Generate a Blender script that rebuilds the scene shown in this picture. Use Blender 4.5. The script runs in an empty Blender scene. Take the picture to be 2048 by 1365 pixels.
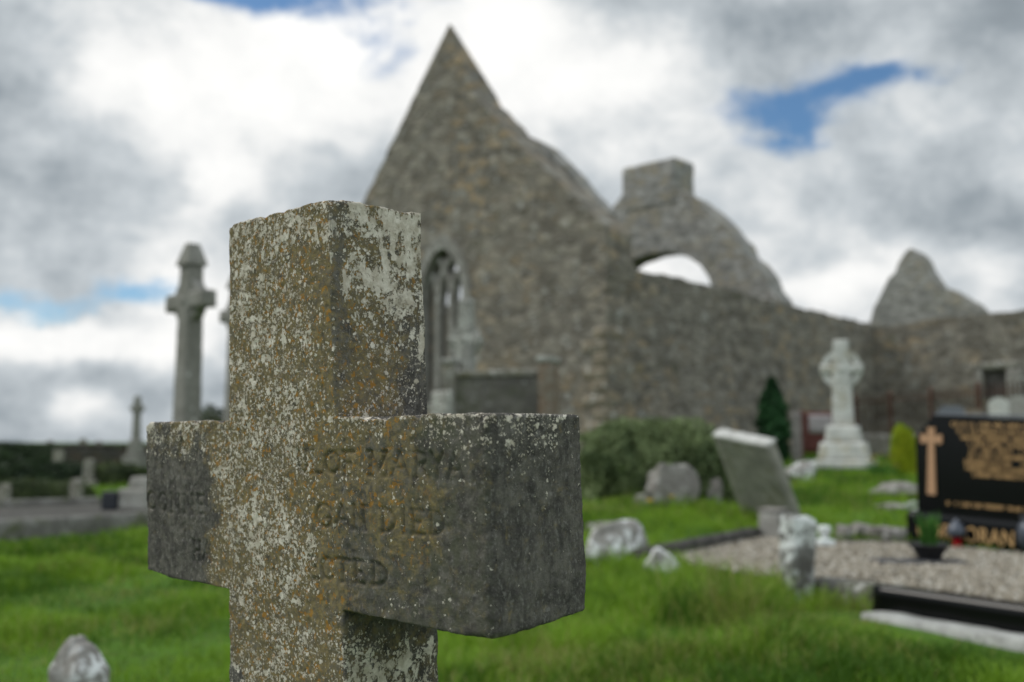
import bpy, bmesh, math, random
import numpy as np
from mathutils import Vector, Matrix, geometry

SC = bpy.context.scene
COL = SC.collection
R = math.radians
rng = np.random.default_rng(7)
random.seed(7)

# ------------------------------------------------------------------ camera
EYE = 1.05
F = 1991.1
PITCH = math.atan((885 - 682.5) / F)
cam_d = bpy.data.cameras.new("camera")
cam = bpy.data.objects.new("camera", cam_d)
COL.objects.link(cam)
cam.location = (0, 0, EYE)
cam.rotation_euler = (math.pi / 2 + PITCH, 0, 0)
cam_d.sensor_width = 36
cam_d.lens = 35
cam_d.clip_start = 0.05
cam_d.clip_end = 9000
cam_d.dof.use_dof = True
cam_d.dof.focus_distance = 1.16
cam_d.dof.aperture_fstop = 3.5
SC.camera = cam


def ray(px, py):
    cx, cy = (px - 1024) / F, (682.5 - py) / F
    c, s = math.cos(PITCH), math.sin(PITCH)
    return np.array([cx, c - cy * s, s + cy * c])


def at(px, py, D):
    "point seen at photo pixel px,py at ground distance D (world Y)"
    d = ray(px, py)
    return d / d[1] * D + np.array([0, 0, EYE])


def onz(px, py, z):
    d = ray(px, py)
    return d * ((z - EYE) / d[2]) + np.array([0, 0, EYE])


def onplane(px, py, o, n):
    d = ray(px, py)
    e = np.array([0, 0, EYE])
    return e + d * (np.dot(np.array(o) - e, n) / np.dot(d, n))


# ------------------------------------------------------------------ node helper
class NT:
    def __init__(self, tree):
        self.t = tree
        tree.nodes.clear()

    def n(self, typ, **kw):
        nd = self.t.nodes.new(typ)
        for k, v in kw.items():
            setattr(nd, k, v)
        return nd

    def set(self, sock, v):
        if v is None:
            return
        if hasattr(v, 'is_linked') or isinstance(v, bpy.types.NodeSocket):
            self.t.links.new(v, sock)
        elif isinstance(v, (tuple, list)) and sock.type == 'RGBA' and len(v) == 3:
            sock.default_value = (*v, 1)
        else:
            sock.default_value = v

    def math(self, op, a, b=None, c=None, clamp=False):
        nd = self.n('ShaderNodeMath', operation=op, use_clamp=clamp)
        for i, v in enumerate((a, b, c)):
            self.set(nd.inputs[i], v)
        return nd.outputs[0]

    def vmath(self, op, a, b=None):
        nd = self.n('ShaderNodeVectorMath', operation=op)
        self.set(nd.inputs[0], a)
        if b is not None:
            if op == 'SCALE':
                self.set(nd.inputs['Scale'], b)
            else:
                self.set(nd.inputs[1], b)
        return nd.outputs['Value'] if op in ('DOT_PRODUCT', 'LENGTH') else nd.outputs[0]

    def noise(self, vec, scale, detail=4, rough=.55, dist=0., col=False):
        nd = self.n('ShaderNodeTexNoise')
        self.set(nd.inputs['Vector'], vec)
        nd.inputs['Scale'].default_value = scale
        nd.inputs['Detail'].default_value = detail
        nd.inputs['Roughness'].default_value = rough
        nd.inputs['Distortion'].default_value = dist
        return nd.outputs['Color' if col else 'Fac']

    def vor(self, vec, scale, feature='F1', out='Distance', rand=1.):
        nd = self.n('ShaderNodeTexVoronoi', feature=feature)
        self.set(nd.inputs['Vector'], vec)
        nd.inputs['Scale'].default_value = scale
        nd.inputs['Randomness'].default_value = rand
        return nd.outputs[out]

    def step(self, v, a, b, t0=0., t1=1.):
        nd = self.n('ShaderNodeMapRange', interpolation_type='SMOOTHSTEP')
        for i, x in enumerate((v, a, b, t0, t1)):
            self.set(nd.inputs[i], x)
        return nd.outputs[0]

    def mix(self, f, a, b, mode='MIX'):
        nd = self.n('ShaderNodeMix', data_type='RGBA', blend_type=mode)
        self.set(nd.inputs[0], f)
        self.set(nd.inputs[6], a)
        self.set(nd.inputs[7], b)
        return nd.outputs[2]

    def ramp(self, f, stops):
        nd = self.n('ShaderNodeValToRGB')
        el = nd.color_ramp.elements
        while len(el) < len(stops):
            el.new(.5)
        for e, (p, c) in zip(el, stops):
            e.position = p
            e.color = (*c, 1)
        self.set(nd.inputs[0], f)
        return nd.outputs[0]

    def obj(self):
        return self.n('ShaderNodeTexCoord').outputs['Object']

    def attr(self, name):
        return self.n('ShaderNodeAttribute', attribute_name=name).outputs['Fac']

    def sep(self, v):
        nd = self.n('ShaderNodeSeparateXYZ')
        self.set(nd.inputs[0], v)
        return nd.outputs

    def comb(self, x, y, z):
        nd = self.n('ShaderNodeCombineXYZ')
        for i, v in enumerate((x, y, z)):
            self.set(nd.inputs[i], v)
        return nd.outputs[0]

    def bump(self, h, strength, dist):
        nd = self.n('ShaderNodeBump')
        nd.inputs['Strength'].default_value = strength
        nd.inputs['Distance'].default_value = dist
        self.set(nd.inputs['Height'], h)
        return nd.outputs[0]

    def out(self, col, rough=.9, bump=None, spec=.25, metal=0., translucent=None):
        b = self.n('ShaderNodeBsdfPrincipled')
        self.set(b.inputs['Base Color'], col)
        self.set(b.inputs['Roughness'], rough)
        b.inputs['Specular IOR Level'].default_value = spec
        b.inputs['Metallic'].default_value = metal
        if bump is not None:
            self.set(b.inputs['Normal'], bump)
        sh = b.outputs[0]
        if translucent:
            tr = self.n('ShaderNodeBsdfTranslucent')
            self.set(tr.inputs[0], col)
            mx = self.n('ShaderNodeMixShader')
            mx.inputs[0].default_value = translucent
            self.t.links.new(sh, mx.inputs[1])
            self.t.links.new(tr.outputs[0], mx.inputs[2])
            sh = mx.outputs[0]
        o = self.n('ShaderNodeOutputMaterial')
        self.t.links.new(sh, o.inputs[0])


def material(name):
    m = bpy.data.materials.new(name)
    m.use_nodes = True
    return m, NT(m.node_tree)


# ------------------------------------------------------------------ world: broken cloud over a blue sky
SUN_EL, SUN_AZ = R(46), R(-76)          # azimuth from +Y, negative = left
w = bpy.data.worlds.new("World")
SC.world = w
w.use_nodes = True
n = NT(w.node_tree)
sky = n.n('ShaderNodeTexSky', sky_type='NISHITA')
sky.sun_disc = False
sky.sun_elevation = SUN_EL
sky.sun_rotation = SUN_AZ
dirv = n.n('ShaderNodeTexCoord').outputs['Generated']
X, Y, Z = n.sep(dirv)
az = n.math('ARCTAN2', X, Y)
el = n.math('ARCSINE', Z)
# clouds flatten towards the horizon
flat = n.comb(X, Y, n.math('MULTIPLY', Z, 1.9))
puff = n.comb(X, Y, n.math('MULTIPLY', Z, 1.15))
wn = n.noise(flat, 3.2, 5, .55, col=True)
wn2 = n.noise(flat, 9., 5, .6, col=True)
wx, wy, _ = n.sep(wn)
vx, vy, _ = n.sep(wn2)


def wob(a, b, k1, k2):
    return n.math('ADD', n.math('MULTIPLY', n.math('SUBTRACT', a, .5), k1),
                  n.math('MULTIPLY', n.math('SUBTRACT', b, .5), k2))


p_ae = n.comb(n.math('ADD', az, wob(wx, vx, .16, .10)),
              n.math('ADD', el, wob(wy, vy, .08, .06)), 0.)


def skypos(px, py):
    d = ray(px, py)
    d = d / np.linalg.norm(d)
    return math.atan2(d[0], d[1]), math.asin(d[2])


def blobs(base, lst):
    acc = base
    for px, py, sx, sy, amp in lst:
        a, e = skypos(px, py)
        q = n.vmath('MULTIPLY', n.vmath('SUBTRACT', p_ae, (a, e, 0)), (F / sx, F / sy, 0))
        g = n.math('EXPONENT', n.math('MULTIPLY', n.vmath('DOT_PRODUCT', q, q), -1.))
        acc = n.math('MULTIPLY_ADD', g, amp, acc)
    return acc


soft = n.noise(flat, 2.3, 7, .58, .3)
soft2 = n.noise(flat, 7.5, 6, .6, .4)
# openings where blue shows through
hole = blobs(n.math('MULTIPLY', n.math('SUBTRACT', soft2, .5), .9), [
    (560, 0, 350, 62, 1.15), (760, 120, 70, 45, .48), (1560, 225, 180, 74, 1.05), (1790, 140, 130, 40, .85),
    (1610, 285, 60, 40, .4), (2010, 330, 60, 40, .3), (60, 632, 140, 28, .85), (295, 590, 110, 40, .95), (640, 120, 50, 40, .25),
    (-900, 300, 300, 120, .8), (3100, 200, 300, 100, .8)])
soft3 = n.noise(puff, 15., 8, .62, .4)
hole = n.math('ADD', hole, n.math('MULTIPLY', n.math('SUBTRACT', soft3, .5), 1.25))
hole = n.step(hole, .36, 1.02)
# how bright each bank of cloud is
bright = blobs(n.math('ADD', .545, n.math('ADD', n.math('MULTIPLY', n.math('SUBTRACT', soft, .5), .58),
                                         n.math('ADD', n.math('MULTIPLY', n.math('SUBTRACT', soft2, .5), .50), n.math('ADD', n.math('MULTIPLY', n.math('SUBTRACT', n.noise(puff, 9., 10, .60, .15), .5), 1.0), n.math('MULTIPLY', n.math('SUBTRACT', n.noise(puff, 27., 6, .6, .2), .5), .16))))), [
    (330, 120, 280, 120, .38), (640, 220, 280, 130, .34), (360, 420, 60, 130, .25), (1180, 190, 300, 130, .36), (200, 480, 230, 60, .0),
    (120, 690, 330, 38, .48), (420, 620, 110, 90, .45), (520, 380, 120, 90, .20), (120, 400, 260, 140, -.08),
    (90, 130, 170, 90, -.10), (640, 350, 130, 90, -.16), (620, 60, 200, 50, .2), (1420, 330, 260, 70, .10), (1850, 260, 220, 90, .12),
    (1650, 40, 420, 80, -.18), (1900, 470, 260, 70, -.16), (1720, 540, 180, 70, .14), (1640, 590, 180, 50, .35), (1000, 120, 160, 120, .22), (430, 330, 70, 60, .2), (2000, 560, 120, 60, .3),
    (1330, 540, 160, 60, .35), (130, 790, 330, 45, -.06), (60, 300, 120, 80, .08), (700, 30, 260, 60, .15), (250, 300, 120, 90, .10), (205, 812, 50, 28, .30), (120, 870, 400, 30, -.05), (1240, 400, 120, 70, -.06)])
bright = n.math('MAXIMUM', bright, .2)
ccol = n.ramp(n.math('MULTIPLY', bright, .8), [(.0, (.19, .225, .255)), (.3, (.32, .365, .40)), (.5, (.57, .615, .645)),
                                               (.72, (.93, .935, .925)), (1., (1.12, 1.11, 1.08))])
# unseen cloud overhead and behind the viewer is boosted to brighten the scene
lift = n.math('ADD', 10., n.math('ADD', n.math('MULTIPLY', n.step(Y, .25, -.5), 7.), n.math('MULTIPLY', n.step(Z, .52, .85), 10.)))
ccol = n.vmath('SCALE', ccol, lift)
blue = n.vmath('MULTIPLY', sky.outputs[0], (.70, .95, 1.12))
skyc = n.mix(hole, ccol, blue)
# the ground half of the dome stays dim
skyc = n.mix(n.step(Z, -.04, -.01), (.8, .9, .7), skyc)
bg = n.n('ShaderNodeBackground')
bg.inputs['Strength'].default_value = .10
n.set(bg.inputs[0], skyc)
wo = n.n('ShaderNodeOutputWorld')
n.t.links.new(bg.outputs[0], wo.inputs[0])

sun_d = bpy.data.lights.new("sun", 'SUN')
sun_d.energy = 1.5
sun_d.angle = R(22)
sun_d.color = (1, .95, .87)
sun = bpy.data.objects.new("sun", sun_d)
COL.objects.link(sun)
sun.location = (-20, 25, 40)
sd = Vector((math.sin(SUN_AZ) * math.cos(SUN_EL), math.cos(SUN_AZ) * math.cos(SUN_EL), math.sin(SUN_EL)))
sun.rotation_euler = sd.to_track_quat('Z', 'Y').to_euler()

SC.view_settings.view_transform = 'Standard'
SC.view_settings.look = 'None'
SC.view_settings.exposure = 0
SC.view_settings.gamma = 1
SC.cycles.use_denoising = True
SC.cycles.max_bounces = 6
SC.cycles.diffuse_bounces = 3
SC.cycles.sample_clamp_indirect = 4


# ------------------------------------------------------------------ numeric helpers
def hash3(i, j, k, seed):
    h = (i.astype(np.int64) * 374761393 + j.astype(np.int64) * 668265263 + k.astype(np.int64) * 2147483647 + seed * 974711) & 0xffffffff
    h = ((h ^ (h >> 13)) * 1274126177) & 0xffffffff
    h = ((h ^ (h >> 16)) * 2246822519) & 0xffffffff
    return ((h ^ (h >> 15)) & 0xffffff) / float(0xffffff)


def vnoise(P, scale, seed=0):
    Q = np.asarray(P) * scale
    I = np.floor(Q).astype(np.int64)
    f = Q - I
    f = f * f * (3 - 2 * f)
    r = 0
    for dx in (0, 1):
        for dy in (0, 1):
            for dz in (0, 1):
                wgt = (f[:, 0] if dx else 1 - f[:, 0]) * (f[:, 1] if dy else 1 - f[:, 1]) * (f[:, 2] if dz else 1 - f[:, 2])
                r = r + wgt * hash3(I[:, 0] + dx, I[:, 1] + dy, I[:, 2] + dz, seed)
    return r * 2 - 1


def fbm(P, scale, octv=3, seed=0):
    r, a = 0, 1.
    for o in range(octv):
        r = r + a * vnoise(P, scale * 2 ** o, seed + o * 17)
        a *= .5
    return r


def sstep(a, b, x):
    t = np.clip((x - a) / (b - a), 0, 1)
    return t * t * (3 - 2 * t)


def mk(name, V, polys, mats=None, parent=None, attrs=None, fattrs=None, smooth=True, mat_idx=None, loc=None):
    "polys: list of (n,k) arrays"
    V = np.asarray(V, dtype=np.float32)
    me = bpy.data.meshes.new(name)
    polys = [np.asarray(p, dtype=np.int32) for p in polys if len(p)]
    tot = sum(len(p) for p in polys)
    ls = np.concatenate([np.full(len(p), p.shape[1], np.int32) for p in polys])
    loops = np.concatenate([p.ravel() for p in polys])
    me.vertices.add(len(V))
    me.vertices.foreach_set('co', V.ravel())
    me.loops.add(len(loops))
    me.loops.foreach_set('vertex_index', loops)
    me.polygons.add(tot)
    me.polygons.foreach_set('loop_start', np.concatenate([[0], np.cumsum(ls)[:-1]]).astype(np.int32))
    if mat_idx is not None:
        me.polygons.foreach_set('material_index', np.asarray(mat_idx, np.int32))
    me.polygons.foreach_set('use_smooth', np.full(tot, smooth))
    me.update(calc_edges=True)
    for k, a in (attrs or {}).items():
        at_ = me.attributes.new(k, 'FLOAT', 'POINT')
        at_.data.foreach_set('value', np.asarray(a, np.float32))
    for k, a in (fattrs or {}).items():
        at_ = me.attributes.new(k, 'FLOAT', 'FACE')
        at_.data.foreach_set('value', np.asarray(a, np.float32))
    me.validate()
    for m in (mats if isinstance(mats, (list, tuple)) else [mats]):
        if m:
            me.materials.append(m)
    o = bpy.data.objects.new(name, me)
    COL.objects.link(o)
    if parent:
        o.parent = parent
    if loc is not None:
        o.location = loc
    return o


def thing(name, label, cat, loc=(0, 0, 0), rotz=0, group=None):
    o = bpy.data.objects.new(name, None)
    COL.objects.link(o)
    o.empty_display_size = .1
    o.location = loc
    o.rotation_euler = (0, 0, rotz)
    return tag(o, label, cat, group)


def tag(o, label, cat, group=None, kind=None):
    o['label'] = label
    o['category'] = cat
    if group:
        o['group'] = group
    if kind:
        o['kind'] = kind
    return o


def rbox(lo, hi, step, r=.01, amp=0., freq=8., seed=0, taper=0., fn=None):
    "worn block: gridded box with rounded arrises and a weathered surface"
    lo, hi = np.array(lo, float), np.array(hi, float)
    N = np.maximum(np.round((hi - lo) / step).astype(int), 1)
    N = np.minimum(np.maximum(N, 3), 160)
    ax = [np.linspace(0, 1, k + 1) for k in N]
    # denser near the arrises
    P, Q = [], []
    off = 0
    for d in range(3):
        a, b = [(1, 2), (2, 0), (0, 1)][d]
        ga, gb = np.meshgrid(np.arange(N[a] + 1), np.arange(N[b] + 1), indexing='ij')
        for side in (0, 1):
            I = np.zeros(ga.shape + (3,), int)
            I[..., a], I[..., b], I[..., d] = ga, gb, side * N[d]
            idx = np.arange(ga.size).reshape(ga.shape) + off
            q = np.stack([idx[:-1, :-1], idx[1:, :-1], idx[1:, 1:], idx[:-1, 1:]], -1).reshape(-1, 4)
            Q.append(q if side else q[:, ::-1])
            P.append(I.reshape(-1, 3))
            off += ga.size
    P = np.concatenate(P)
    Q = np.concatenate(Q)
    U, inv = np.unique(P, axis=0, return_inverse=True)
    Q = inv.reshape(-1)[Q]
    T = U / N
    V = lo + T * (hi - lo)
    rr = np.full(len(V), r)
    if amp:
        rr = r * (1 + .7 * vnoise(V + 3.1, freq * 1.3, seed + 5))
    rr = np.minimum(rr, (hi - lo).min() * .45)[:, None]
    q = np.clip(V, lo + rr, hi - rr)
    d = V - q
    L = np.linalg.norm(d, axis=1, keepdims=True)
    V = np.where(L > 0, q + rr * d / np.maximum(L, 1e-9), V)
    nrm = d / np.maximum(L, 1e-9)
    if amp:
        V = V + nrm * (amp * fbm(V, freq, 3, seed))[:, None]
    if taper:
        t = (V[:, 2:3] - lo[2]) / (hi[2] - lo[2])
        c = (lo + hi) / 2
        V[:, :2] = c[:2] + (V[:, :2] - c[:2]) * (1 - taper * t)
    if fn is not None:
        V = fn(V)
    return V, Q


def join(parts):
    Vs, Qs, o = [], [], 0
    for V, Q in parts:
        Vs.append(V)
        Qs.append(np.asarray(Q) + o)
        o += len(V)
    return np.concatenate(Vs), np.concatenate(Qs)


def quad_ring(a, b, closed=True):
    n_ = len(a)
    j = np.arange(n_ if closed else n_ - 1)
    k = (j + 1) % n_
    return np.stack([a[j], a[k], b[k], b[j]], -1)


def revolve(prof, seg=20):
    prof = np.array(prof, float)
    t = np.arange(seg) / seg * 2 * math.pi
    V = np.stack([prof[:, None, 0] * np.cos(t), prof[:, None, 0] * np.sin(t), np.repeat(prof[:, 1:2], seg, 1)], -1).reshape(-1, 3)
    Q = [quad_ring(np.arange(seg) + i * seg, np.arange(seg) + (i + 1) * seg) for i in range(len(prof) - 1)]
    return V, np.concatenate(Q)


def rock(name, size, m, seed=0, amp=.28, sub=4, parent=None, loc=None, flat=0.0, rotz=0):
    bm = bmesh.new()
    bmesh.ops.create_icosphere(bm, subdivisions=sub, radius=1)
    V = np.array([v.co[:] for v in bm.verts])
    T = np.array([[v.index for v in f.verts] for f in bm.faces])
    bm.free()
    # facets from random cutting planes, then weathering
    rg = np.random.default_rng(seed + 90)
    for _ in range(15):
        nn = rg.normal(size=3)
        nn /= np.linalg.norm(nn)
        d = V @ nn
        lim = rg.uniform(.55, .88)
        V = V - np.maximum(d - lim, 0)[:, None] * nn * .9
    V = V * (1 + amp * .5 * fbm(V, 1.6, 4, seed))[:, None]
    V = V * np.array(size)
    V[:, 2] += size[2] * .48
    c, s = math.cos(rotz), math.sin(rotz)
    V[:, :2] = V[:, :2] @ np.array([[c, s], [-s, c]])
    return mk(name, V, [T], m, parent, loc=loc)


def prism(poly, holes=(), depth=1., axis='x', jitter=0., seed=0, step=.25):
    """solid from an outline in (a,z) with holes; extruded by depth along the other horizontal axis.
    edges are subdivided and roughened so the masonry outline is uneven"""
    rg = np.random.default_rng(seed)

    def sub(pl):
        out = []
        for i in range(len(pl)):
            a, b = np.array(pl[i], float), np.array(pl[(i + 1) % len(pl)], float)
            k = max(1, int(np.linalg.norm(b - a) / step)) if step else 1
            for j in range(k):
                p = a + (b - a) * j / k
                if j and jitter:
                    p = p + rg.uniform(-jitter, jitter, 2)
                out.append(p)
        return out
    loops = [sub(poly)] + [sub(h) for h in holes]
    tri = geometry.tessellate_polygon([[Vector((p[0], p[1], 0)) for p in l] for l in loops])
    flat_ = np.array([p for l in loops for p in l])
    n0 = len(flat_)
    z = np.zeros(n0)
    jit = rg.uniform(-jitter, jitter, n0) if jitter else z
    if axis == 'x':
        A = np.stack([z, flat_[:, 0], flat_[:, 1]], -1)
        B = np.stack([z + depth, flat_[:, 0], flat_[:, 1] + jit], -1)
    else:
        A = np.stack([flat_[:, 0], z, flat_[:, 1]], -1)
        B = np.stack([flat_[:, 0], z + depth, flat_[:, 1] + jit], -1)
    V = np.concatenate([A, B])
    T = np.array(tri)
    faces3 = np.concatenate([T, T[:, ::-1] + n0])
    q = []
    o = 0
    for l in loops:
        i = np.arange(len(l)) + o
        q.append(quad_ring(i, i + n0))
        o += len(l)
    return V, faces3, np.concatenate(q)


def fix_normals(o):
    bm = bmesh.new()
    bm.from_mesh(o.data)
    bmesh.ops.recalc_face_normals(bm, faces=bm.faces)
    bm.to_mesh(o.data)
    bm.free()
    return o


def inside(poly, x, y):
    r = np.zeros(len(x), bool)
    p = np.asarray(poly)
    j = len(p) - 1
    for i in range(len(p)):
        c = ((p[i, 1] > y) != (p[j, 1] > y)) & (x < (p[j, 0] - p[i, 0]) * (y - p[i, 1]) / (p[j, 1] - p[i, 1] + 1e-12) + p[i, 0])
        r ^= c
        j = i
    return r


def ground_z(x, y):
    x, y = np.asarray(x, float), np.asarray(y, float)
    a = x / np.maximum(y, 3.)
    side = sstep(-.27, -.03, a)
    rise = .72 * sstep(6.5, 20., y) * side * (1 - sstep(60, 200, y))
    P = np.stack([x, y, 0 * x], -1)
    lump = .03 * fbm(P, .55, 3, 3) * (1 - sstep(40, 90, y)) - .05 * np.exp(-(((x - 2.9) / 1.1) ** 2 + ((y - 5.3) / .8) ** 2))
    fall = -.5 * sstep(55, 160, y)
    return rise + lump + fall


def gz(x, y):
    return float(ground_z(np.array([x]), np.array([y]))[0])


def on_ground(px, py):
    "walk the view ray to the ground"
    d = ray(px, py)
    t = 2.
    for _ in range(4000):
        p = np.array([0, 0, EYE]) + d * t
        if p[2] <= gz(p[0], p[1]):
            return p
        t += .02
    return p


# ------------------------------------------------------------------ materials
def stone_mat(name, c0, c1, lichen=(.42, .42, .39), lich=.55, moss=None, scale=6., bump=.006, rough=.92):
    m, n = material(name)
    o = n.obj()
    a = n.noise(o, scale, 6, .6)
    b = n.noise(o, scale * 5, 5, .6)
    col = n.mix(n.step(a, .35, .65), c0, c1)
    col = n.mix(n.math('MULTIPLY', n.step(b, .45, .75), .45), col, tuple(x * .5 for x in c0))
    if moss:
        col = n.mix(n.math('MULTIPLY', n.step(n.noise(o, scale * .9, 5, .65, .4), .5, .66), .8), col, moss)
    lm = n.step(n.noise(o, scale * 3.2, 6, .62, .5), lich, lich + .06)
    lm = n.math('MULTIPLY', lm, n.step(n.noise(o, scale * .8, 3), .38, .58))
    col = n.mix(lm, col, lichen)
    h = n.math('ADD', b, n.math('MULTIPLY', a, .8))
    n.out(col, rough, n.bump(h, .6, bump))
    return m


def plain_mat(name, col, rough=.7, spec=.3, metal=0., var=.25, scale=20., bump=.0):
    m, n = material(name)
    o = n.obj()
    a = n.noise(o, scale, 5, .6)
    c = n.mix(n.step(a, .3, .7), tuple(x * (1 - var) for x in col), tuple(x * (1 + var) for x in col))
    n.out(c, rough, n.bump(a, .5, bump) if bump else None, spec, metal)
    return m


def rubble_mat(name, dark, mid, tan, lichen=.5, warm=.5):
    m, n = material(name)
    o = n.obj()
    wv = n.vmath('SUBTRACT', n.noise(o, 1.7, 4, .6, col=True), (.5, .5, .5))
    q = n.vmath('ADD', o, n.vmath('SCALE', wv, .22))
    q = n.vmath('MULTIPLY', q, (3.0, 3.0, 5.4))
    edge = n.vor(q, 1., 'DISTANCE_TO_EDGE')
    cell = n.vor(q, 1., 'F1', 'Color')
    cr, cg, cb = n.sep(cell)
    big = n.noise(o, .45, 4, .6)
    fine = n.noise(o, 13., 6, .65)
    col = n.mix(n.step(cr, .1, .9), dark, mid)
    col = n.mix(n.math('MULTIPLY', n.step(cg, .45, .8), n.step(big, .38, .62)), col, tan)
    col = n.mix(n.math('MULTIPLY', n.step(fine, .4, .7), .3), col, tuple(x * .6 for x in dark))
    lm = n.math('MULTIPLY', n.step(n.noise(o, 3.6, 6, .68, .4), .53, .64), lichen)
    col = n.mix(lm, col, (.40, .40, .37))
    col = n.mix(n.math('MULTIPLY', n.step(n.noise(o, 1.1, 5, .7, .4), .57, .68), .45), col, (.085, .088, .045))
    joint = n.step(edge, .02, .10)
    col = n.mix(joint, tuple(x * .75 for x in mid), col)
    h = n.math('ADD', n.math('MULTIPLY', joint, 1.), n.math('MULTIPLY', fine, .5))
    n.out(col, .95, n.bump(h, .8, .05), .15)
    return m


M = {}
M['rubble'] = rubble_mat('rubble_masonry', (.140, .126, .105), (.275, .25, .207), (.33, .252, .16), .65)
M['rubble_pale'] = rubble_mat('rubble_pale', (.20, .196, .182), (.36, .35, .325), (.33, .295, .23), .9)
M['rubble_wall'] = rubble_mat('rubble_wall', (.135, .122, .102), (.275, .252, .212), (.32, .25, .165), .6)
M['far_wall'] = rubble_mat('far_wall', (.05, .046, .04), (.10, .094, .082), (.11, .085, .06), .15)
M['dressed'] = stone_mat('dressed_stone', (.20, .19, .17), (.27, .26, .235), lich=.56, scale=2.5, bump=.01)
M['quoin'] = stone_mat('quoin_stone', (.16, .14, .105), (.26, .22, .16), lich=.56, scale=2.5, bump=.01)
M['celtic_grey'] = stone_mat('grey_limestone', (.18, .174, .152), (.25, .243, .218), lich=.6, scale=3, bump=.006)
M['celtic_white'] = stone_mat('pale_limestone', (.43, .43, .40), (.60, .60, .565), lich=.6, lichen=(.74, .74, .71), moss=(.36, .32, .23), scale=5, bump=.006)
M['weathered_white'] = stone_mat('weathered_limestone', (.19, .185, .165), (.32, .32, .29), lich=.5, lichen=(.52, .52, .47), scale=5, bump=.008)
M['slab'] = stone_mat('leaning_slab', (.225, .22, .19), (.33, .32, .28), moss=(.19, .187, .13), lich=.62, scale=5, bump=.004)
M['slab_top'] = stone_mat('slab_top_lit', (.36, .355, .33), (.50, .495, .47), lich=.5, lichen=(.58, .58, .55), scale=9, bump=.006)  # paler than the slab: light on its top edge is put into the colour
M['rock'] = stone_mat('field_stone', (.17, .155, .14), (.27, .255, .23), lich=.55, lichen=(.42, .41, .39), scale=5, bump=.015)
M['rock_white'] = stone_mat('whitened_stone', (.20, .185, .165), (.36, .35, .33), lich=.45, lichen=(.74, .75, .74), scale=5, bump=.015)
M['marker'] = stone_mat('marker_stone', (.09, .085, .075), (.22, .215, .20), lich=.44, lichen=(.60, .62, .60), scale=5.5, bump=.012)
M['kerb'] = stone_mat('kerb_concrete', (.13, .125, .112), (.21, .204, .185), lich=.58, moss=(.09, .10, .05), scale=4, bump=.008)
M['kerb_dark'] = stone_mat('kerb_dark', (.045, .043, .038), (.085, .08, .07), lich=.62, scale=6, bump=.008)
M['kerb_pale'] = stone_mat('plinth_concrete', (.28, .28, .26), (.42, .42, .40), lich=.55, scale=6, bump=.006)
M['block'] = stone_mat('grey_block', (.25, .24, .215), (.34, .33, .30), lich=.6, scale=4, bump=.006)
M['tomb'] = stone_mat('dark_tomb', (.085, .08, .07), (.15, .142, .122), moss=(.07, .075, .045), lich=.62, scale=3, bump=.01)
M['tomb_edge'] = stone_mat('tomb_edge', (.16, .15, .125), (.26, .25, .215), lich=.55, moss=(.13, .12, .07), scale=4, bump=.01)
M['rusty_stone'] = stone_mat('rusty_lichen_edge', (.17, .115, .075), (.22, .195, .155), lich=.6, scale=6, bump=.01)
M['granite'] = plain_mat('black_granite', (.004, .0042, .0046), .16, .2, var=.3, scale=300)
M['granite_top'] = plain_mat('granite_rough', (.13, .14, .16), .5, .4, var=.3, scale=200)
M['gold'] = plain_mat('gold_paint', (.60, .37, .16), .5, .4, var=.15, scale=60)
M['copper'] = plain_mat('rose_gold', (.46, .27, .15), .45, .4, var=.15, scale=40)
M['iron'] = plain_mat('rusty_iron', (.085, .045, .032), .8, .2, var=.45, scale=14, bump=.002)
M['oxide'] = plain_mat('oxide_red_board', (.115, .042, .035), .75, .2, var=.25, scale=7)
M['pale_panel'] = plain_mat('pale_panel', (.34, .31, .31), .6, .2, var=.15, scale=9)
M['grey_post'] = plain_mat('grey_post', (.22, .20, .185), .8, .2, var=.25, scale=9)
M['photo_oval'] = plain_mat('ceramic', (.42, .45, .40), .3, .4, var=.2, scale=40)
M['plastic_black'] = plain_mat('black_pot', (.012, .012, .013), .45, .4)
M['slate'] = plain_mat('slate', (.055, .056, .06), .65, .3, var=.3)
M['lantern'] = plain_mat('lantern_metal', (.07, .08, .10), .35, .5, .3)
M['red_glass'] = plain_mat('red_glass', (.32, .006, .014), .15, .5)
M['white_pot'] = plain_mat('white_ornament', (.62, .65, .63), .5, .3, var=.12)
M['bark'] = plain_mat('bark', (.07, .05, .035), .9, .1, var=.4, bump=.01)
M['yellow'] = plain_mat('yellow_petal', (.65, .42, .01), .6, .2)
M['cream'] = plain_mat('cream_flower', (.40, .30, .10), .6, .2)
M['dark_box'] = plain_mat('dark_box', (.018, .02, .027), .4, .4)
M['dark_void'] = plain_mat('blocking_stone', (.10, .092, .086), .95, .1, var=.35, scale=5, bump=.02)


def leaf_mat(name, dark, light, dry=None, trans=.25):
    m, n = material(name)
    t = n.attr('tint')
    st = [(0., dark), (.7, light)]
    if dry:
        st += [(.9, light), (1., dry)]
    n.out(n.ramp(t, st), .6, None, .25, translucent=trans)
    return m


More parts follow.
